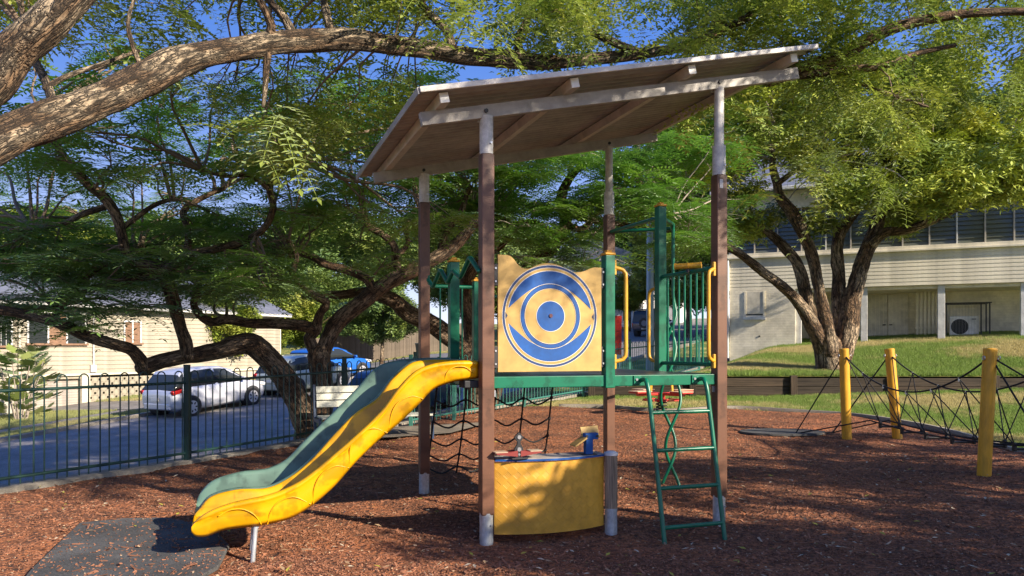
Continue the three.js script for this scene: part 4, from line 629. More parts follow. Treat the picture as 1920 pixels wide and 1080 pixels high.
    for (let k = 0; k < 7; k++) { const a = k / 7 * Math.PI * 2; part('rim_slot', box(wr * 0.26, wr * 0.15, 0.004, wr * 0.45, 0, 0).rotateZ(a).translate(x, wr, z1 + sg * 0.008), H.dark, w); }
  }
  const red = std(lin(0.55, 0.02, 0.015), 0.2), pale = std(lin(0.8, 0.8, 0.78), 0.15);
  for (const sg of [-1, 1]) {
    if (suv) { part('tail_light', box(0.05, 0.28, 0.12, X(0) + 0.04, 0.85, sg * (Wd - 0.1), 0.01), red, g); part('headlight', box(0.06, 0.18, 0.2, X(1) - 0.06, 0.75, sg * (Wd - 0.22), 0.02), pale, g); }
    else { part('tail_light', box(0.34, 0.13, 0.16, 0, 0, 0, 0.03).rotateZ(0.12).translate(X(0.045) + 0.02, 0.83, sg * (Wd * 0.94 - 0.06)), red, g); part('headlight', box(0.4, 0.12, 0.16, 0, 0, 0, 0.03).rotateZ(-0.22).translate(X(0.93), 0.7, sg * (Wd * 0.9 - 0.08)), pale, g); }
    part('mirror', box(0.1, 0.12, 0.17, X(suv ? 0.7 : 0.7), 0.98, sg * (Wd + 0.06), 0.03), body, g); part('door_handle', box(0.16, 0.025, 0.02, X(0.36), 0.8 + (suv ? 0.1 : 0), sg * (Wd * 0.985 + 0.006), 0.006), body, g); part('door_handle', box(0.16, 0.025, 0.02, X(0.56), 0.78 + (suv ? 0.1 : 0), sg * (Wd * 0.985 + 0.006), 0.006), body, g);
  }
  part('bumper', box(0.12, 0.2, Wd * 1.5, X(0.012), suv ? 0.52 : 0.38, 0, 0.04), suv ? M.black : body, g); part('number_plate', box(0.012, 0.11, 0.36, X(0) - (suv ? 0.02 : 0.055), suv ? 0.6 : 0.62, 0, 0.003), std(lin(0.8, 0.78, 0.7), 0.5), g);
  if (suv) { const w = sub('spare_wheel', g); part('tyre', rod(V3(X(0) - 0.22, 0.98, 0.1), V3(X(0) - 0.0, 0.98, 0.1), 0.37, 28), M.black, w); part('rim', rod(V3(X(0) - 0.228, 0.98, 0.1), V3(X(0) - 0.221, 0.98, 0.1), 0.2, 20), std(lin(0.2, 0.2, 0.2), 0.4), w); part('roof_rack', box(L * 0.5, 0.03, o.W * 0.7, X(0.35), Ht + 0.06, 0, 0.01), M.black, g); }
  return g;
}
function park(g, s, t, turn = 0, grade = 0.085, y) { const [x, d] = fromST(s, t); g.position.set(x, y ?? (t > 1.3 ? landY(x, d) + 0.03 : streetY(s) + 0.012), -d); g.rotation.set(0, STREET_TURN + turn, Math.atan(grade)); }
park(car('hatchback', 'silver hatchback parked at the kerb in front of the breeze block screen', lin(0.6, 0.62, 0.68), { L: 3.95, W: 1.7, H: 1.5, base: 2.51 }), 0.05, 0.42);
park(car('hatchback', 'pale grey green hatchback parked behind the leaning tree trunk', lin(0.42, 0.46, 0.4), { L: 3.9, W: 1.68, H: 1.47, base: 2.45 }), 4.75, 0.42);
park(car('hatchback', 'bright blue hatchback parked in front of the paling fence', lin(0.02, 0.16, 0.6), { L: 4.0, W: 1.72, H: 1.48, base: 2.55 }), 8.7, 2.8, -0.12, 0.08);
park(car('hatchback', 'navy blue hatchback parked just beyond the hoop fence and bench', lin(0.012, 0.03, 0.09), { L: 4.1, W: 1.74, H: 1.47, base: 2.58 }), 1.1, -7.2);
park(car('off_road_wagon', 'dark off road wagon with a spare wheel on its tail up the street', lin(0.05, 0.045, 0.07), { L: 4.5, W: 1.85, H: 1.85, base: 2.7, wr: 0.38, suv: true, darkRim: true }), 36.5, -3.3);
// ---------------------------------------------------------------- street things
{
  const [x, d] = [4.3, 24.0], g = thing('lamp_pole', 'tall pale blue grey street pole beside the teal fence', 'pole', [x, landY(x, d) - 0.1, -d]), pm = stained(lin(0.4, 0.52, 0.58), 0.5, 0.5);
  part('shaft', cyl(0.125, 0.085, 8.5, 0, 0, 0, 20), pm, g); part('arm', pipe([V3(0, 8.4, 0), V3(-0.3, 9.0, 0.1), V3(-1.4, 9.3, 0.5)], 0.045, 8), pm, g); part('lamp_head', box(0.7, 0.12, 0.28, -1.6, 9.3, 0.58, 0.04), H.white, g); part('access_cover', box(0.12, 0.4, 0.02, 0, 1.0, 0.115, 0.006), pm, g);
}
{
  const [x, d] = [3.35, 28.5], g = thing('red_sign', 'red sign board with white marks standing by the street', 'sign', [x, landY(x, d), -d], -0.15);
  part('board', box2(-0.7, 0.7, 0.9, 2.55, -0.02, 0.02, 0.004), M.red, g); for (const s of [-0.62, 0.62]) part('leg', box2(s - 0.035, s + 0.035, -0.3, 0.95, -0.09, -0.022), H.white, g);
  part('marking', extrude(poly([[-0.16, 0], [-0.16, 0.3], [-0.08, 0.3], [0, 0.14], [0.08, 0.3], [0.16, 0.3], [0.16, 0], [0.09, 0], [0.09, 0.18], [0, 0.03], [-0.09, 0.18], [-0.09, 0]]), 0.004).translate(-0.12, 1.35, 0.021), H.white, g); part('band', box2(-0.66, 0.66, 0.95, 1.12, 0.021, 0.024), H.white, g);
}
{
  const [x, d] = [-5.4, 46], g = thing('wheelie_bin', 'dark green wheelie bin standing by the paling fence', 'bin', [x, landY(x, d), -d], 0.5), m = std(lin(0.05, 0.1, 0.09), 0.6), rg = (y, w, dp) => [V3(-w, y, -dp), V3(w, y, -dp), V3(w, y, dp), V3(-w, y, dp)];
  part('body', metric(loft([rg(0.06, 0.2, 0.22), rg(0.9, 0.28, 0.34)])), m, g); part('lid', box2(-0.3, 0.3, 0.902, 0.96, -0.37, 0.38, 0.02), std(lin(0.25, 0.33, 0.33), 0.6), g); for (const s of [-1, 1]) part('wheel', rod(V3(s * 0.2, 0.1, -0.24), V3(s * 0.27, 0.1, -0.24), 0.1, 14), M.black, g); part('handle', rod(V3(-0.24, 0.92, -0.4), V3(0.24, 0.92, -0.4), 0.018, 8), m, g);
}

// ---------------------------------------------------------------- trees
function limb(list, opt = {}) {            // list: [Vector3, radius]; a tapered, slightly knotted tube
  const slim = opt.slim ?? 1, n = opt.n ?? 12, lump = opt.lump ?? 0.09, c = new THREE.CatmullRomCurve3(list.map(l => l[0]), false, 'centripetal'), len = c.getLength(), seg = Math.max(6, Math.round(len / (opt.step ?? 0.09))), fr = c.computeFrenetFrames(seg, false), pos = [], uv = [], idx = [], sd = opt.seed ?? 1;
  let v = 0, prev = null;
  for (let i = 0; i <= seg; i++) {
    const q = i / seg, t = c.getUtoTmapping(q) * (list.length - 1), k = Math.min(list.length - 2, Math.floor(t)), r0 = slim * lerp(list[k][1], list[k + 1][1], t - k), p = c.getPointAt(q); if (prev) v += p.distanceTo(prev); prev = p;
    for (let j = 0; j <= n; j++) {
      const a = j / n * Math.PI * 2, dx = Math.cos(a), dy = Math.sin(a), kn = noise3(p.x * 1.7 + dx * 0.9 + sd, p.y * 1.7 + dy * 0.9, p.z * 1.7 + sd), kf = noise3(p.x * 6 + dx * 2, p.y * 6 + dy * 2, p.z * 6 + sd), kg = noise3(p.x * 15 + dx * 3, p.y * 15 + dy * 3, p.z * 15 + sd), r = r0 * (1 + lump * 1.7 * kn + lump * 1.0 * kf + Math.min(0.05, lump * 0.4) * kg);
      const o = fr.normals[i].clone().multiplyScalar(dx * r).addScaledVector(fr.binormals[i], dy * r); pos.push(p.x + o.x, p.y + o.y, p.z + o.z); uv.push(j / n * 2 * Math.PI * Math.max(0.06, list[0][1]) + sd * 0.37, v + sd * 0.61);
    }
  }
  for (let i = 0; i < seg; i++) for (let j = 0; j < n; j++) { const a = i * (n + 1) + j, b = a + 1, d = a + n + 1, e = d + 1; idx.push(a, d, b, b, d, e); }
  const g = new THREE.BufferGeometry(); g.setAttribute('position', new THREE.Float32BufferAttribute(pos, 3)); g.setAttribute('uv', new THREE.Float32BufferAttribute(uv, 2)); g.setIndex(idx); g.computeVertexNormals();
  const N = g.attributes.normal; for (let i = 0; i <= seg; i++) { const a = i * (n + 1), b = a + n, m = V3(N.getX(a) + N.getX(b), N.getY(a) + N.getY(b), N.getZ(a) + N.getZ(b)).normalize(); N.setXYZ(a, m.x, m.y, m.z); N.setXYZ(b, m.x, m.y, m.z); }
  const e = list[list.length - 1], f = list[0], cap = (l, s) => new THREE.SphereGeometry(l[1] * s, 8, 6).translate(l[0].x, l[0].y, l[0].z);
  return join([g, cap(e, 0.98), cap(f, 0.98)]);
}
// leaves
class Quads { constructor() { this.p = []; } leaf(a, dir, len, w, up) { const s = dir.clone().cross(up).setLength(w / 2), m = a.clone().addScaledVector(dir, len * 0.45), t = a.clone().addScaledVector(dir, len), l = m.clone().add(s).addScaledVector(up, w * 0.12), r = m.clone().sub(s).addScaledVector(up, w * 0.12); this.p.push(a, l, t, a, t, r); } stick(a, b, w, up) { const s = b.clone().sub(a).cross(up).setLength(w / 2); this.p.push(a.clone().add(s), b, a.clone().sub(s)); } build() { const g = new THREE.BufferGeometry(), f = new Float32Array(this.p.length * 3); this.p.forEach((v, i) => v.toArray(f, i * 3)); g.setAttribute('position', new THREE.BufferAttribute(f, 3)); g.computeVertexNormals(); return g; } }
const UP = V3(0, 1, 0);
function pinnate(q, base, dir, len, pairs, ll, lw, droop, rnd, up = UP) {     // a feather leaf added to q
  const side = dir.clone().cross(up).normalize(); let prev = base.clone();
  for (let i = 1; i <= pairs; i++) {
    const t = i / pairs, p = base.clone().addScaledVector(dir, len * t); p.y -= droop * t * t * len; q.stick(prev, p, 0.006, up); prev = p;
    const size = ll * (0.55 + 0.9 * Math.sin(Math.PI * (0.12 + 0.8 * t)) * 0.5);
    for (const sg of [-1, 1]) { const d = side.clone().multiplyScalar(sg).addScaledVector(dir, 0.45).addScaledVector(UP, (rnd() - 0.6) * 0.25 - droop * t * 0.3).normalize(); q.leaf(p, d, size, lw, up); }
  }
  q.leaf(prev, dir.clone().addScaledVector(UP, -droop).normalize(), ll * 0.8, lw, up);
}
const spray = {
  feather: seed => { const r = rng(seed), q = new Quads(); for (let k = 0; k < 3; k++) { const a = -0.8 + k * 0.8 + (r() - 0.5) * 0.3; pinnate(q, V3(0, 0, 0), V3(Math.cos(a), 0.12 + (r() - 0.5) * 0.2, Math.sin(a)).normalize(), 0.4 + r() * 0.18, 9, 0.15, 0.036, 0.25 + 0.3 * r(), r); } return q.build(); },          // flat double feather leaves
  hanging: seed => { const r = rng(seed), q = new Quads(); let p = V3(0, 0, 0); for (let k = 0; k < 5; k++) { const n = p.clone().add(V3(0.07, -0.01 - 0.012 * k, 0)); q.stick(p, n, 0.006, V3(0, 0, 1)); p = n; const a = r() * 6.28; pinnate(q, p, V3(Math.cos(a) * 0.8, 0.1 - 0.5 * r(), Math.sin(a) * 0.8).normalize(), 0.24 + 0.12 * r(), 7, 0.066, 0.026, 0.45, r); } return q.build(); },     // drooping pinnate leaves
  lance: seed => { const r = rng(seed), q = new Quads(); for (let k = 0; k < 40; k++) { const a = r() * 6.28, b = (r() - 0.3) * 1.5, d = V3(Math.cos(a) * Math.cos(b), Math.sin(b) * 0.6 - 0.35, Math.sin(a) * Math.cos(b)).normalize(), o = V3((r() - 0.5) * 0.32, (r() - 0.5) * 0.24, (r() - 0.5) * 0.32); q.leaf(o, d, 0.1 + 0.05 * r(), 0.034 + 0.012 * r(), V3(r() - 0.5, 1, r() - 0.5).normalize()); } return q.build(); },      // slender single leaves
  broad: seed => { const r = rng(seed), q = new Quads(); for (let k = 0; k < 34; k++) { const a = r() * 6.28, d = V3(Math.cos(a), (r() - 0.55) * 1.1, Math.sin(a)).normalize(), o = V3((r() - 0.5) * 0.5, (r() - 0.5) * 0.4, (r() - 0.5) * 0.5); q.leaf(o, d, 0.13 + 0.08 * r(), 0.07 + 0.03 * r(), V3(r() - 0.5, 1, r() - 0.5).normalize()); } return q.build(); },
};
const leafMat = (c, tr = 0.4) => new THREE.MeshPhysicalMaterial({ color: c, roughness: 1, transmission: tr, thickness: 0, side: THREE.DoubleSide, ior: 1.35 });
const leafGloss = std(0xffffff, 0.48);
function crown(parent, name, geos, mat, clumps, opt) {       // clumps: {c, r:[x,y,z], n}
  const r = rng(opt.seed), total = clumps.reduce((a, b) => a + b.n, 0), per = Math.ceil(total / geos.length), m4 = new THREE.Matrix4(), qt = new THREE.Quaternion(), eu = new THREE.Euler(), sc = V3(), ps = V3(), cols = opt.cols;
  const items = []; for (const k of clumps) { const tone = r(); for (let i = 0; i < k.n; i++) { let x, y, z, l; do { x = r() * 2 - 1; y = r() * 2 - 1; z = r() * 2 - 1; l = x * x + y * y + z * z; } while (l > 1 || (l < 0.12 && r() < 0.6)); const s = (opt.size ?? 1) * (0.7 + 0.6 * r()); items.push([k.c.x + x * k.r[0], k.c.y + y * k.r[1], k.c.z + z * k.r[2], r() * 6.283, (r() - 0.5) * (opt.tilt ?? 0.6), (r() - 0.5) * (opt.tilt ?? 0.6), s, tone, r()]); } }
  geos.forEach((g, gi) => {
    const mine = items.filter((_, i) => i % geos.length === gi), im = new THREE.InstancedMesh(g, mat, mine.length); im.name = name; im.castShadow = im.receiveShadow = true; im.userData.kind = 'stuff';
    mine.forEach((it, i) => { eu.set(it[4], it[3], it[5], 'YXZ'); m4.compose(ps.set(it[0], it[1], it[2]), qt.setFromEuler(eu), sc.setScalar(it[6])); im.setMatrixAt(i, m4); const t = clamp(it[7] * 0.6 + it[8] * 0.4), a = cols[Math.min(cols.length - 2, Math.floor(t * (cols.length - 1)))], b = cols[Math.min(cols.length - 1, Math.floor(t * (cols.length - 1)) + 1)], f = t * (cols.length - 1) % 1; im.setColorAt(i, lin(lerp(a[0], b[0], f), lerp(a[1], b[1], f), lerp(a[2], b[2], f))); });
    parent.add(im);
  });
}
function twigs(parent, mat, nodes, clumps, seed, r0 = 0.022, step = 0.2) {     // a bent twig from the nearest limb to each clump, with side shoots
  const r = rng(seed), out = []; for (const k of clumps) {
    let best = null, bd = 1e9; for (const [p] of nodes) { const dd = p.distanceToSquared(k.c); if (dd < bd) { bd = dd; best = p; } } if (!best || bd > (k.reach ?? 16)) continue;
    const L = Math.sqrt(bd), mid = q => best.clone().lerp(k.c, q).add(V3((r() - 0.5), (r() - 0.3) * 0.8, (r() - 0.5)).multiplyScalar(0.28 * L * 0.6)), a = mid(0.35), b = mid(0.7), rr = r0 * clamp(0.5 + L * 0.35, 0.6, 1.8);
    out.push(limb([[best, rr], [a, rr * 0.75], [b, rr * 0.55], [k.c, rr * 0.3]], { n: 5, lump: 0.05, step, seed }));
    for (let i = 0; i < 4; i++) { const e = k.c.clone().add(V3((r() * 2 - 1) * k.r[0], (r() * 2 - 1) * k.r[1], (r() * 2 - 1) * k.r[2]).multiplyScalar(0.85)), s = b.clone().lerp(k.c, r()), m = s.clone().lerp(e, 0.5).add(V3(r() - 0.5, r() - 0.4, r() - 0.5).multiplyScalar(0.15)); out.push(limb([[s, rr * 0.35], [m, rr * 0.28], [e, rr * 0.12]], { n: 4, lump: 0, step, seed })); }
  }
  if (out.length) { const m = part('twigs', join(out), mat, parent); m.userData.kind = 'stuff'; }
}
const chain = (list, d0, d1) => list.map(([px, py, rp, d], i) => { const dd = d ?? lerp(d0, d1, i / (list.length - 1)); return [P(px, py, dd), rp / F * dd]; });       // limbs traced over the photograph at a depth of their own
const densify = limbs => limbs.flatMap(l => { const c = new THREE.CatmullRomCurve3(l.map(q => q[0]), false, 'centripetal'); return c.getPoints(l.length * 5).map(p => [p]); });

// 1. big tree whose limb arches over the roof; its trunk stands outside the picture beside the fence
{
  const t = thing('arching_tree', 'large rough barked tree with one long limb arching over the play structure roof', 'tree');
  const main = [[V3(-5.3, 1.7, -4.6), 0.26], [V3(-4.6, 2.25, -4.85), 0.21], ...chain([[-90, 312, 39.5, 5.1], [0, 262, 37, 5.3], [70, 232, 34.4, 5.5], [140, 207, 31.9, 5.7], [200, 181, 31.1, 5.9], [270, 148, 31.1, 6.15], [335, 117, 28.6, 6.4], [400, 99, 24.4, 6.65], [500, 82, 21.8, 7.0], [600, 74, 21, 7.35], [650, 72, 20.2, 7.5], [720, 82, 18.5, 7.75], [800, 93, 17.6, 8.0], [880, 106, 17.6, 8.2], [960, 112, 16.8, 8.4], [1020, 117, 14.3, 8.55], [1090, 112, 11.8, 8.7], [1180, 104, 10.1, 8.9], [1290, 85, 8.4, 9.1], [1380, 45, 6.72, 9.2], [1440, 10, 5.04, 9.3]])];
  const second = [[V3(-5.3, 1.7, -4.6), 0.24], [V3(-4.5, 2.9, -4.9), 0.2], ...chain([[-40, 175, 37.8, 5.2], [30, 100, 36.1, 5.25], [90, 42, 34.4, 5.3], [150, -25, 31.8, 5.4], [240, -130, 29.2, 5.7], [380, -250, 24.1, 6.1]])];
  const trunk = [[V3(-5.6, -0.6, -4.4), 0.42], [V3(-5.55, 0.1, -4.4), 0.36], [V3(-5.45, 1.0, -4.5), 0.31], [V3(-5.3, 1.75, -4.6), 0.29]];
  const others = [
    chain([[1290, 92, 9], [1340, 62, 8], [1400, 30, 6], [1440, -10, 5]], 9.0, 9.3), chain([[1440, 150, 13], [1500, 130, 13], [1570, 108, 13], [1620, 78, 12], [1690, 48, 10], [1790, 28, 8], [1900, 22, 7], [1990, 25, 5]], 8.9, 8.2), chain([[1500, 140, 9], [1570, 132, 8], [1650, 124, 7], [1720, 100, 5], [1790, 85, 4]], 8.8, 8.6), chain([[1490, 118, 7], [1560, 130, 5], [1610, 155, 4], [1680, 180, 3], [1740, 200, 2]], 8.8, 9.2),
    chain([[505, 88, 9], [508, 45, 8], [492, 10, 7], [470, -30, 6]], 7.0, 6.9), chain([[548, 62, 9], [530, 28, 8], [500, -5, 7], [470, -60, 6]], 7.2, 7.3), chain([[622, 62, 9], [612, 25, 8], [605, -10, 7], [590, -70, 6]], 7.4, 7.6), chain([[975, 105, 8], [972, 70, 7], [985, 42, 6], [1010, 0, 5]], 8.4, 8.6), chain([[1090, 40, 6], [1110, 60, 7], [1150, 80, 7], [1200, 98, 7]], 8.5, 8.9), chain([[850, 100, 9], [838, 60, 8], [800, 20, 7], [770, -30, 6]], 8.1, 8.4), chain([[1040, 20, 6], [1085, 42, 6], [1110, 62, 6]], 8.4, 8.5),
    chain([[380, -250, 24], [640, -330, 20], [920, -340, 15], [1250, -280, 11], [1600, -200, 8]], 6.1, 9), [[V3(1.0, 6.9, -8.2), 0.08], [V3(3.4, 6.4, -7.6), 0.07], [V3(5.6, 5.6, -8.4), 0.05]], chain([[505, 85, 8], [500, 120, 7], [497, 165, 5], [493, 200, 3]], 7.0, 6.9), chain([[275, 145, 6], [250, 90, 5], [240, 40, 4], [255, -10, 3]], 6.2, 6.4), chain([[100, 195, 9], [85, 150, 8], [60, 100, 7], [50, 60, 6]], 5.9, 6.6), chain([[85, 165, 6], [120, 145, 5], [190, 120, 4], [260, 95, 3]], 6.0, 6.6),
  ];
  part('trunk', limb(trunk, { n: 22, seed: 3 }), M.bark, t);
  part('limb', limb(main, { n: 22, seed: 5, step: 0.05, lump: 0.13 }), M.bark, t); part('limb', limb(second, { n: 22, seed: 9, step: 0.05, lump: 0.13 }), M.bark, t);
  others.forEach((l, i) => part('branch', limb(l, { n: 9, seed: 11 + i }), i < 4 ? M.barkSmooth : M.bark, t));
  const nodes = densify([main, second, ...others]), r = rng(77), cl = [];
  const fill = (n, x0, x1, y0, y1, d0, d1, rr, cnt, skip) => { for (let i = 0; i < n; i++) { const px = lerp(x0, x1, r()), py = lerp(y0, y1, r()), d = lerp(d0, d1, r()); if (skip && skip(px, py)) continue; cl.push({ c: P(px, py, d), r: [rr, rr * 0.7, rr], n: cnt }); } };
  fill(34, 320, 960, -160, 60, 7.2, 10, 0.3, 10, (x, y) => y > 30 && r() < 0.5); fill(22, 400, 800, 130, 280, 8.2, 10.5, 0.3, 10, (x, y) => y > 230 && r() < 0.6);
  fill(50, 880, 1500, -160, 85, 7.8, 10.8, 0.28, 10, (x, y) => (x > 1180 && x < 1270 && y > -30 && y < 60)); fill(42, 1390, 1930, -130, 190, 7.4, 10.5, 0.27, 10, (x, y) => y > 90 && r() < 0.55); fill(14, 0, 320, -150, 50, 6.5, 9, 0.3, 8, () => r() < 0.3);
  for (const [px, py, d] of [[1420, 215, 7.6], [1450, 250, 7.8], [1640, 300, 7], [1700, 250, 7.4], [1560, 260, 8], [1550, 330, 8.2], [1500, 300, 8.5]]) cl.push({ c: P(px, py, d), r: [0.25, 0.3, 0.25], n: 4, reach: 0.01 });
  for (const [px, py, d] of [[500, 205, 5.3], [522, 236, 5.3]]) cl.push({ c: P(px, py, d), r: [0.1, 0.1, 0.1], n: 2, reach: 0.01 });
  for (let i = 0; i < 16; i++) cl.push({ c: V3(lerp(-7, 1, r()), lerp(5.8, 7.6, r()), -lerp(4.5, 8.2, r())), r: [0.8, 0.5, 0.8], n: 14 });
  for (let i = 0; i < 30; i++) cl.push({ c: V3(lerp(3.2, 6.6, r()), lerp(5.2, 7.0, r()), -lerp(2.0, 5.2, r())), r: [0.6, 0.35, 0.6], n: 14 });
  twigs(t, M.twig, nodes, cl, 21, 0.014, 0.25);
  crown(t, 'foliage', [1, 2, 3, 4].map(i => spray.hanging(i)), leafMat(lin(1, 1, 1), 0.45), cl, { seed: 5, size: 1.15, tilt: 0.8, cols: [[0.15, 0.24, 0.045], [0.25, 0.35, 0.055], [0.37, 0.45, 0.065], [0.52, 0.54, 0.09]] });
}
// 2. spreading feather leaved tree at the fence
{
  const t = thing('spreading_tree', 'spreading feather leaved tree with twisted bare limbs at the hoop fence', 'tree');
  const limbs = [
    chain([[588, 815, 34], [578, 790, 30], [556, 745, 25], [530, 705, 23], [500, 668, 23], [470, 645, 22], [440, 648, 20], [410, 657, 17], [375, 664, 17], [345, 668, 16], [305, 676, 16], [268, 688, 16]], 12.9, 11.6),
    chain([[272, 688, 14], [262, 672, 14], [246, 655, 13], [215, 645, 12], [165, 630, 12], [110, 605, 12], [55, 590, 11], [0, 580, 11], [-80, 570, 9]], 11.6, 10.6),
    chain([[352, 666, 14], [348, 640, 13], [338, 610, 13], [325, 565, 13], [314, 530, 14], [308, 508, 16]], 11.8, 11.5), chain([[310, 510, 12], [285, 500, 12], [250, 490, 11], [237, 475, 11], [228, 440, 11], [218, 405, 11], [196, 372, 11], [165, 345, 10], [140, 318, 10], [117, 290, 9], [98, 258, 8], [80, 215, 7]], 11.5, 10.6), chain([[310, 508, 12], [335, 492, 11], [365, 476, 10], [410, 465, 9], [460, 452, 9], [497, 425, 8], [512, 390, 8], [506, 350, 7], [520, 325, 6], [560, 300, 5]], 11.5, 10.8), chain([[300, 515, 10], [255, 522, 9], [200, 536, 9], [150, 547, 8], [100, 575, 6]], 11.6, 11.9), chain([[236, 478, 8], [190, 498, 7], [145, 540, 7], [105, 590, 6]], 11.4, 11.2), chain([[352, 470, 8], [352, 430, 7], [345, 395, 7], [380, 370, 6], [420, 352, 5]], 11.4, 11.8), chain([[205, 385, 7], [160, 400, 6], [115, 420, 5], [60, 430, 4]], 11.2, 11.6),
    chain([[590, 815, 33], [598, 780, 31], [606, 740, 26], [602, 700, 22], [598, 668, 23]], 12.9, 12.9), chain([[596, 670, 15], [584, 648, 13], [580, 632, 13], [590, 620, 13], [592, 614, 13]], 12.9, 12.8), chain([[590, 618, 12], [560, 610, 11], [517, 607, 10], [470, 606, 10], [423, 599, 9], [398, 604, 9], [376, 592, 8], [363, 570, 7], [372, 552, 7], [398, 545, 6]], 12.8, 11.9), chain([[594, 616, 11], [600, 590, 10], [613, 568, 9], [594, 556, 8], [567, 540, 8], [548, 513, 7], [556, 480, 6], [540, 450, 5]], 12.8, 12.4),
    chain([[602, 668, 18], [615, 635, 18], [635, 602, 18], [680, 566, 17], [720, 536, 17], [758, 514, 17], [792, 496, 15], [840, 470, 13], [880, 430, 11], [910, 380, 9], [915, 340, 7]], 12.9, 13.6), chain([[700, 548, 10], [690, 525, 9], [655, 508, 8], [610, 495, 8], [580, 480, 7], [540, 470, 6]], 13.1, 13.0), chain([[752, 516, 9], [740, 485, 8], [740, 462, 8], [716, 438, 7], [692, 425, 7], [688, 415, 6]], 13.3, 13.1), chain([[745, 480, 6], [765, 455, 5], [760, 425, 5], [790, 405, 4]], 13.2, 13.4), chain([[825, 480, 8], [835, 440, 7], [862, 400, 6], [880, 350, 5]], 13.6, 14), chain([[640, 598, 8], [665, 585, 7], [672, 560, 6]], 13, 13.1), chain([[310, 505, 8], [302, 488, 7], [286, 480, 6], [255, 482, 5]], 11.6, 12.2), chain([[505, 355, 6], [470, 330, 5], [420, 330, 4], [380, 320, 3]], 10.9, 10.7), chain([[225, 430, 6], [300, 380, 5], [340, 375, 4], [390, 395, 3]], 11.3, 11.6),
  ];
  limbs.forEach((l, i) => part(i === 0 || i === 9 ? 'trunk' : 'branch', limb(l, { n: i === 0 || i === 9 ? 18 : 12, seed: 30 + i, step: 0.07, lump: 0.12, slim: 0.88 }), M.barkSmooth, t));
  part('trunk', limb(chain([[592, 870, 46], [590, 838, 38], [589, 808, 34]], 12.95, 12.95), { n: 18, seed: 8 }), M.barkSmooth, t);
  const r = rng(101), cl = [], nodes = densify(limbs);
  const under = x => x < 300 ? 590 : x < 560 ? 545 : x < 800 ? 520 : 480, over = x => x < 90 ? 300 : x < 420 ? 345 : x < 520 ? 250 : x < 800 ? 190 : 270;
  for (let i = 0; i < 215; i++) { const px = lerp(-160, 900, r()), d = lerp(10.3, 16.5, Math.pow(r(), 0.8)), py = lerp(over(px), under(px), Math.pow(r(), 0.9)); if (py > 440 && r() < 0.55) continue; if (px < 400 && py < 420 && r() < 0.5) continue; cl.push({ c: P(px, py, d), r: [0.62, 0.08, 0.62], n: 10, reach: 9 }); }
  for (let i = 0; i < 15; i++) { const px = lerp(0, 420, r()), py = lerp(190, 345, r()), d = lerp(10, 14, r()); cl.push({ c: P(px, py, d), r: [0.5, 0.08, 0.5], n: 5, reach: 5 }); }
  for (let i = 0; i < 60; i++) cl.push({ c: P(lerp(-80, 520, r()), lerp(455, 560, r()), lerp(10.6, 15, r())), r: [0.6, 0.08, 0.6], n: 9, reach: 6 });
  for (let i = 0; i < 10; i++) { const px = lerp(-60, 300, r()), py = lerp(560, 618, r()); cl.push({ c: P(px, py, lerp(10.8, 12.5, r())), r: [0.5, 0.1, 0.5], n: 9, reach: 4 }); }
  for (let i = 0; i < 60; i++) { const px = lerp(-200, 850, r()), d = lerp(11, 18, r()); cl.push({ c: P(px, lerp(150, 260, r()), d), r: [0.9, 0.2, 0.9], n: (px < 430 ? 0 : 10), reach: 5 }); }
  for (let i = 0; i < 34; i++) cl.push({ c: P(lerp(30, 440, r()), lerp(90, 335, r()), lerp(9.2, 12.5, r())), r: [0.4, 0.06, 0.4], n: 5, reach: 6 });
  const c2 = cl.filter(k => k.n);
  twigs(t, M.twig, nodes, c2, 41, 0.027, 0.25);
  crown(t, 'foliage', [1, 2, 3, 4].map(i => spray.feather(i)), leafMat(lin(1, 1, 1), 0.45), c2, { seed: 6, size: 0.95, tilt: 0.45, cols: [[0.09, 0.21, 0.03], [0.15, 0.31, 0.035], [0.23, 0.42, 0.04], [0.33, 0.5, 0.055]] });
}
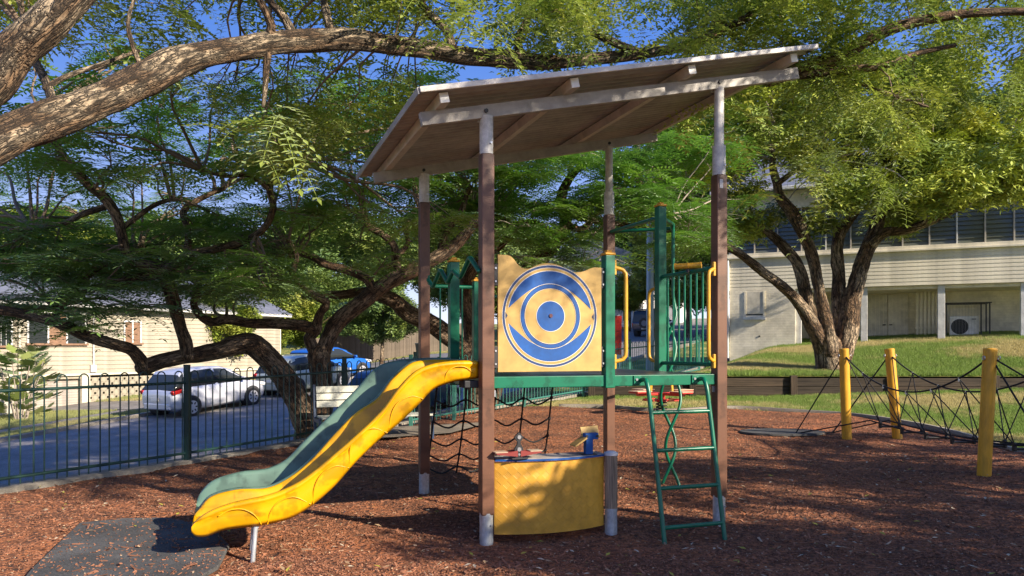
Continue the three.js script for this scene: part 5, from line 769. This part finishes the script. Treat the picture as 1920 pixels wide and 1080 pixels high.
// 3. second feather leaved tree further along the fence
{
  const t = thing('spreading_tree', 'feather leaved tree rising behind the eye panel and the roof', 'tree');
  const limbs = [
    chain([[905, 800, 26], [893, 740, 21], [884, 690, 18], [862, 652, 17], [838, 630, 17], [805, 606, 16], [765, 588, 15], [735, 562, 13], [690, 548, 10], [640, 552, 8], [570, 556, 6]], 16.6, 15.2), chain([[890, 715, 15], [884, 660, 13], [880, 610, 12], [872, 560, 12], [878, 520, 11], [905, 480, 10], [930, 430, 8], [935, 390, 6]], 16.5, 16.3), chain([[905, 790, 18], [935, 700, 16], [965, 600, 16], [985, 520, 16], [1010, 488, 16], [1040, 455, 15], [1060, 415, 13], [1052, 375, 11], [1065, 340, 8], [1090, 310, 6]], 16.6, 16), chain([[1045, 450, 9], [1000, 418, 8], [965, 425, 8], [945, 455, 7], [930, 470, 6]], 16.2, 15.6), chain([[1058, 420, 8], [1090, 430, 6], [1120, 400, 6], [1160, 360, 5], [1190, 330, 4]], 16.2, 16.4), chain([[1060, 400, 6], [1110, 380, 6], [1140, 350, 5], [1200, 380, 4], [1260, 400, 3]], 16.1, 15.6), chain([[960, 425, 6], [930, 400, 5], [890, 395, 4]], 15.8, 15.5),
    chain([[1064, 402, 7], [1120, 415, 5], [1200, 425, 4], [1290, 440, 3]], 16.1, 15.3),
  ];
  limbs.forEach((l, i) => part(i === 0 || i === 2 ? 'trunk' : 'branch', limb(l, { n: 12, seed: 60 + i, step: 0.09, lump: 0.15 }), M.barkSmooth, t));
  const r = rng(202), cl = []; for (let i = 0; i < 130; i++) { const px = lerp(800, 1360, r()), py = lerp(230, px > 1150 ? 470 : 455, r()), d = lerp(13.6, 19, r()); if (py > 410 && r() < 0.5) continue; cl.push({ c: P(px, py, d), r: [0.65, 0.09, 0.65], n: 14, reach: 12 }); }
  for (let i = 0; i < 10; i++) cl.push({ c: P(lerp(930, 1180, r()), lerp(440, 500, r()), lerp(14, 17, r())), r: [0.6, 0.1, 0.6], n: 8, reach: 5 });
  twigs(t, M.twigPale, densify(limbs), cl, 43, 0.02, 0.25);
  crown(t, 'foliage', [5, 6, 7].map(i => spray.feather(i)), leafMat(lin(1, 1, 1), 0.45), cl, { seed: 7, size: 1.0, tilt: 0.45, cols: [[0.1, 0.23, 0.035], [0.15, 0.32, 0.04], [0.22, 0.42, 0.045], [0.3, 0.5, 0.055]] });
}
// 4. many stemmed tree on the lawn
{
  const t = thing('lawn_tree', 'stout many stemmed tree with furrowed bark on the lawn', 'tree');
  const D = 19.6, limbs = [
    chain([[1562, 712, 33], [1560, 690, 28], [1556, 668, 25], [1555, 650, 25]], D, D),
    chain([[1548, 660, 17], [1530, 625, 14], [1502, 575, 11], [1470, 540, 9.5], [1433, 512, 9], [1403, 488, 8.5], [1372, 467, 8], [1335, 455, 6], [1290, 440, 4]], D, D - 2), chain([[1548, 655, 15], [1525, 607, 13], [1510, 547, 11], [1497, 500, 10], [1473, 467, 9], [1453, 447, 8], [1420, 420, 6], [1390, 400, 4]], D, D + 0.6), chain([[1556, 660, 16], [1549, 613, 14], [1538, 553, 10.5], [1521, 473, 10.5], [1504, 433, 12], [1484, 397, 11], [1461, 367, 9], [1457, 345, 8], [1448, 305, 6], [1460, 260, 4]], D - 0.2, D - 0.8), chain([[1566, 660, 18], [1575, 607, 16], [1573, 540, 12], [1570, 480, 11], [1574, 440, 11], [1590, 413, 9], [1602, 398, 8], [1608, 355, 6], [1600, 310, 4]], D + 0.2, D + 0.6), chain([[1580, 665, 20], [1590, 607, 20], [1601, 547, 17], [1617, 490, 14], [1637, 447, 14], [1648, 407, 12], [1654, 357, 11], [1664, 305, 8], [1690, 240, 5]], D, D + 0.2), chain([[1632, 458, 11], [1660, 435, 9.5], [1690, 432, 9], [1725, 422, 8.5], [1773, 400, 8.5], [1813, 377, 8], [1847, 367, 7.5], [1887, 365, 7], [1930, 345, 6], [1990, 310, 5]], D, D - 1.6), chain([[1810, 380, 7], [1812, 350, 7], [1835, 325, 6], [1870, 300, 5]], D - 1, D - 0.6), chain([[1574, 440, 8], [1560, 405, 7], [1556, 370, 6], [1530, 330, 4]], D + 0.4, D + 1), chain([[1456, 345, 6], [1490, 320, 5], [1520, 300, 4]], D - 0.7, D - 1.2), chain([[1648, 405, 7], [1700, 362, 6], [1760, 345, 5], [1830, 350, 4]], D, D + 0.5), chain([[1664, 300, 6], [1700, 285, 5], [1750, 280, 4], [1800, 300, 3]], D, D - 1),
  ];
  limbs.forEach((l, i) => part(i === 0 ? 'trunk' : i < 7 ? 'stem' : 'branch', limb(l, { n: i < 7 ? 14 : 8, seed: 80 + i, step: 0.12, lump: 0.14 }), M.barkGrey, t));
  const r = rng(303), cl = [], bot = x => x < 1400 ? 460 : x < 1560 ? 440 : x < 1700 ? 428 : 388;
  for (let i = 0; i < 235; i++) { const px = lerp(1270, 1940, r()), py = lerp(110, bot(px), r()), d = lerp(16.8, 22.5, r()); if (px > 1800 && px < 1910 && py < 215) continue; if (py > 340 && (d < 19 || r() < 0.4)) continue; cl.push({ c: P(px, py, d), r: [0.4, 0.27, 0.4], n: 18, reach: 7 }); }
  for (let i = 0; i < 40; i++) cl.push({ c: P(lerp(1560, 1940, r()), lerp(280, 385, r()), lerp(16.8, 19, r())), r: [0.4, 0.25, 0.4], n: 16, reach: 7 });
  twigs(t, M.twigPale, densify(limbs), cl, 45, 0.02, 0.3);
  crown(t, 'foliage', [1, 2, 3, 4].map(i => spray.lance(i)), leafGloss, cl, { seed: 8, size: 1.25, tilt: 1.2, cols: [[0.1, 0.155, 0.03], [0.2, 0.265, 0.045], [0.33, 0.4, 0.06], [0.46, 0.51, 0.08], [0.5, 0.48, 0.08]] });
}
// trees in the distance, shrubs, and the trees outside the picture that shade the mulch
function plainTree(name, label, x, d, y, h, trunkR, cr, n, kind, cols, group, seed, size = 1.3, per = 26) {
  const t = thing(name, label, kind === 'shrub' ? 'shrub' : 'tree', [x, y, -d], 0, group), r = rng(seed), cl = [], limbs = [], cy = h - cr[1];
  const tr = [[V3(0, -0.3, 0), trunkR * 1.25], [V3(0.05, h * 0.2, 0.03), trunkR], [V3((r() - 0.5) * 0.3, Math.max(h * 0.3, cy - cr[1] * 0.6), (r() - 0.5) * 0.3), trunkR * 0.8]];
  part('trunk', limb(tr, { n: 8, seed, step: 0.25 }), M.barkGrey, t); const topP = tr[2][0];
  for (let i = 0; i < 6; i++) { const a = i * 1.05 + r(), e = V3(Math.cos(a) * cr[0] * 0.6, cy + (r() - 0.2) * cr[1] * 0.8, Math.sin(a) * cr[2] * 0.6), l = [[topP.clone(), trunkR * 0.6], [topP.clone().lerp(e, 0.5).add(V3(0, 0.15 * h * r(), 0)), trunkR * 0.42], [e, trunkR * 0.15]]; limbs.push(l); part('branch', limb(l, { n: 6, seed: seed + i, step: 0.3 }), M.barkGrey, t); }
  for (let i = 0; i < n; i++) { let a, b, c; do { a = r() * 2 - 1; b = r() * 2 - 1; c = r() * 2 - 1; } while (a * a + b * b + c * c > 1); const k = Math.pow(a * a + b * b + c * c, -0.15); cl.push({ c: V3(a * k * cr[0], cy + b * k * cr[1], c * k * cr[2]), r: [cr[0] * 0.24, cr[1] * 0.2, cr[2] * 0.24], n: per }); }
  crown(t, 'foliage', [1, 2].map(i => spray[kind === 'shrub' ? 'broad' : kind](i + seed)), leafGloss, cl, { seed, size, tilt: 1.1, cols }); return t;
}
const G1 = [[0.08, 0.14, 0.04], [0.12, 0.19, 0.045], [0.18, 0.25, 0.055], [0.26, 0.3, 0.065]], G2 = [[0.12, 0.19, 0.03], [0.2, 0.27, 0.035], [0.3, 0.34, 0.05], [0.36, 0.36, 0.07]], G3 = [[0.03, 0.07, 0.02], [0.05, 0.1, 0.025], [0.08, 0.14, 0.03]];
plainTree('shade_tree', 'low round shade tree beside the bark mulch past the rope bridge', 8.6, 0.6, 0, 4.75, 0.14, [1.9, 1.35, 1.5], 80, 'lance', G1, null, 401, 1.4, 6);
plainTree('shade_tree', 'taller shade tree standing between two lower ones beyond the mulch edge', 10.9, 3.3, 0, 5.5, 0.16, [2.3, 1.7, 2.3], 100, 'lance', G1, null, 402, 1.4, 4);
plainTree('shade_tree', 'broad shade tree beyond the yellow posts of the rope bridge', 13.6, 5.7, 0.3, 5.3, 0.15, [2.2, 1.5, 2.0], 70, 'lance', G1, null, 403, 1.4, 3);
plainTree('shade_tree', 'low leafy shade tree close beside the ladder end of the tower', 6.1, 2.3, 0, 3.9, 0.09, [1.35, 1.05, 1.2], 60, 'lance', G1, null, 404, 1.3, 3);
{
  const far = (px, d, h, cr, n, cols, label, name, size, kind = 'broad', tr = 0.2) => { const x = (px - 960) / F * d, [s, t] = st(x, d); return plainTree(name, label, x, d, landY(x, d), h, tr, cr, n, kind, cols, null, 500 + Math.round(px), size); };
  far(395, 40.5, 4.6, [2.5, 1.6, 1.4], 60, G2, 'bright yellow green shrub spilling over the weatherboard wall', 'garden_shrub', 1, 'shrub', 0.06); far(505, 47, 5.6, [2.8, 2.2, 2.4], 60, G2, 'tall leafy green shrub at the corner of the weatherboard house', 'garden_shrub', 1, 'shrub', 0.07); far(590, 52, 6.0, [3.2, 2.4, 2.4], 60, G1, 'dark dense shrub looking over the paling fence', 'garden_shrub', 1.1, 'shrub', 0.08);
  far(715, 44, 4.2, [2.3, 1.5, 1.7], 70, G1, 'small round street tree in front of the paling fence', 'street_tree', 0.9, 'broad', 0.1); far(900, 60, 8, [4, 3, 3], 60, G1, 'green tree behind the far end of the paling fence', 'street_tree', 1.5);
  far(60, 58, 12, [7, 4.5, 5], 110, G2, 'tall pale green tree rising behind the weatherboard house roof', 'background_tree', 2); far(330, 62, 11, [6, 4, 5], 110, G1, 'broad tree behind the ridge of the weatherboard house', 'background_tree', 2); far(620, 70, 12, [7, 4.5, 5], 110, G1, 'big dark tree standing beyond the paling fence', 'background_tree', 2.2); far(880, 85, 15, [8, 5.5, 6], 100, G1, 'tall tree beside the white block of flats', 'background_tree', 2.4);
  far(1290, 52, 8.5, [3.4, 3.2, 3], 90, G1, 'leafy street tree past the off road wagon', 'street_tree', 1.3); far(1180, 62, 4.4, [1.7, 1.3, 1.5], 40, G2, 'small yellow green tree in front of the white flats', 'street_tree', 1, 'broad', 0.09); far(1400, 60, 16, [8, 6, 5], 100, G1, 'large tree beyond the end of the cream house', 'background_tree', 2.4); far(1230, 100, 15, [10, 6, 6], 100, G3, 'dark tree closing the view at the top of the street', 'background_tree', 2.8);
  far(1800, 45, 15, [8, 4.5, 5], 120, G1, 'tall tree rising over the tin roof of the cream house', 'background_tree', 2.2);
}
// split leaf plant by the garage
{
  const [x, d] = [-17.6, 27.6], t = thing('split_leaf_plant', 'big split leaf plant with glossy yellow green leaves beside the garage', 'plant', [x, landY(x, d), -d]), r = rng(61);
  const leafShape = (() => { const s = new THREE.Shape(); const pts = [[0, 0]]; for (let k = 0; k < 6; k++) { const a = k / 6, w = 0.22 * Math.sin(Math.PI * (0.18 + a * 0.78)) + 0.03; pts.push([w, a * 0.5 + 0.0], [w * 1.02, a * 0.5 + 0.055], [w * 0.35, a * 0.5 + 0.06]); } pts.push([0, 0.58]); const all = [...pts, ...pts.slice(1, -1).reverse().map(([a, b]) => [-a, b])]; all.forEach(([a, b], i) => i ? s.lineTo(a, b) : s.moveTo(a, b)); return new THREE.ShapeGeometry(s).rotateX(-Math.PI / 2 + 0.5); })();
  const mats = G2.map(c => new THREE.MeshPhysicalMaterial({ color: lin(c[0] * 0.8, c[1] * 0.9, c[2]), roughness: 1, transmission: 0.25, thickness: 0, side: THREE.DoubleSide }));
  for (let i = 0; i < 150; i++) { const a = r() * 6.28, q = Math.sqrt(r()), y = 0.3 + r() * 2.2, R = 1.15 * q * (1 - 0.25 * y / 2.6), m = part('leaf', leafShape, mats[Math.floor(r() * 4)], t); m.position.set(Math.cos(a) * R * 1.2, y, Math.sin(a) * R); m.rotation.set((r() - 0.5) * 0.6, -a + Math.PI / 2 + Math.PI + (r() - 0.5), 0, 'YXZ'); m.scale.setScalar(0.55 + r() * 0.5); }
  for (let i = 0; i < 9; i++) { const a = i * 0.7; part('stem', limb([[V3(Math.cos(a) * 0.15, -0.1, Math.sin(a) * 0.15), 0.03], [V3(Math.cos(a) * 0.4, 1.0, Math.sin(a) * 0.4), 0.025], [V3(Math.cos(a) * 0.8, 2.1, Math.sin(a) * 0.7), 0.015]], { n: 5, step: 0.2 }), M.twigPale, t); }
}

// ---------------------------------------------------------------- loose matter on the ground
{
  const r = rng(909), m4 = new THREE.Matrix4(), q = new THREE.Quaternion(), e = new THREE.Euler(), s = V3(), p = V3();
  const scatter = (name, label, geo, mat, n, place, cat) => { const im = new THREE.InstancedMesh(geo, mat, n); im.castShadow = im.receiveShadow = true; let k = 0, guard = 0; while (k < n && guard++ < n * 8) { const o = place(); if (!o) continue; e.set(o.a, o.b, o.c, 'YXZ'); m4.compose(p.set(o.x, o.y, -o.d), q.setFromEuler(e), s.set(...o.s)); im.setMatrixAt(k, m4); im.setColorAt(k, o.col); k++; } im.count = k; return top(im, name, label, cat, null, 'stuff'); };
  const chip = new THREE.BoxGeometry(1, 1, 1); { const a = chip.attributes.position; for (let i = 0; i < a.count; i++) if (a.getX(i) > 0) a.setZ(i, a.getZ(i) * 0.45); chip.computeVertexNormals(); }
  scatter('bark_chips', 'loose red brown bark chips strewn over the mulch', chip, std(0xffffff, 0.95), 130000, () => {
    const d = 3.6 + 13 * Math.pow(r(), 1.7), x = (r() * 2 - 1) * (d * 0.72 + 0.3); if (!inMulch(x, d)) return null; const onMat = insidePoly(x, d, MAT); if (onMat && r() < 0.8) return null; const l = 0.008 + 0.028 * r() * r() + (r() < 0.03 ? 0.03 + 0.07 * r() : 0), k = 0.35 + 1.1 * r(), pale = r() < 0.03;
    return { x, d, y: onMat ? 0.073 : landY(x, d) + mulchLump(x, d) + 0.004 * r(), a: (r() - 0.5) * 1.0, b: r() * 6.28, c: (r() - 0.5) * 1.0, s: [l, 0.003 + 0.004 * r(), Math.min(0.018, l * (0.25 + 0.35 * r()))], col: pale ? lin(0.5, 0.35, 0.22) : lin(0.27 * k, 0.115 * k, 0.06 * k) };
  }, 'bark chips');
  const blade = (() => { const b = new Quads(), rr = rng(4); for (let i = 0; i < 9; i++) { const a = rr() * 6.28, d = V3(Math.cos(a) * 0.5, 0.8, Math.sin(a) * 0.5).normalize(); b.leaf(V3((rr() - 0.5) * 0.09, 0, (rr() - 0.5) * 0.09), d, 0.05 + 0.05 * rr(), 0.009, V3(-Math.sin(a), 0, Math.cos(a))); } return b.build(); })();
  const grassAt = (x, d, y, tall) => { const t = fbm(((x * 0.11) % 1 + 1) % 1, ((d * 0.13) % 1 + 1) % 1, 5, 5, 3, 7), dry = sstep(0.44, 0.62, t + (r() - 0.5) * 0.2), k = 0.8 + 0.5 * r(); return { x, d, y, a: 0, b: r() * 6.28, c: 0, s: [tall * (0.8 + 0.5 * r()), tall * (0.5 + 0.6 * r()), tall], col: lin(lerp(0.2, 0.48, dry) * k, lerp(0.29, 0.41, dry) * k, lerp(0.055, 0.18, dry) * k) }; };
  const gm = leafMat(lin(1, 1, 1), 0.35);
  scatter('lawn_grass', 'short green and straw coloured grass on the sloping lawn', blade, gm, 80000, () => { const d = WALL_D + 0.12 + 10 * r(), x = lerp(1.6, 18, r()); const [sv, tv] = st(x, d); if (tv > fenceT(sv) - 0.2) return null; return grassAt(x, d, lawnY(x, d) - 0.005, 1.5); }, 'grass');
  scatter('flat_grass', 'thin grass between the mulch edging and the sleeper wall', blade, gm, 26000, () => { const d = lerp(10, WALL_D - 0.05, r()), x = lerp(0.6, 13, r()); if (inMulch(x, d) || (x < 7.2 && d < 14.5)) return null; const [sv, tv] = st(x, d); if (tv > fenceT(sv) - 0.25) return null; return grassAt(x, d, landY(x, d) - 0.005, 1.0); }, 'grass');
  scatter('verge_grass', 'rough grass on the verge across the street', blade, gm, 16000, () => { const sv = lerp(-8, 26, r()), tv = r() < 0.4 ? lerp(1.6, 3.6, r()) : lerp(4.9, 10.8, r()); if (sv > -0.2 && sv < 2.6) return null; if (sv > 6.5 && sv < 24 && tv < 8.2) return null; const [x, d] = fromST(sv, tv), o = grassAt(x, d, landY(x, d) - 0.01, 1.6); o.col.lerp(lin(0.42, 0.37, 0.18), 0.55); return o; }, 'grass');
  scatter('fallen_leaves', 'dry fallen leaves lying on the mulch and the rubber mat', (() => { const b = new Quads(); b.leaf(V3(-0.5, 0, 0), V3(1, 0, 0), 1, 0.42, UP); return b.build(); })(), std(0xffffff, 0.8), 1400, () => { const d = 4 + 9 * r(), x = (r() * 2 - 1) * d * 0.66; if (!inMulch(x, d)) return null; const l = 0.025 + 0.045 * r(), k = r(); return { x, d, y: landY(x, d) + mulchLump(x, d) + 0.03, a: (r() - 0.5) * 0.6, b: r() * 6.28, c: (r() - 0.5) * 0.6, s: [l, l, l], col: k < 0.6 ? lin(0.34, 0.22, 0.12) : k < 0.85 ? lin(0.5, 0.42, 0.3) : lin(0.4, 0.35, 0.05) }; }, 'leaves');
}

renderer.render(scene, camera);
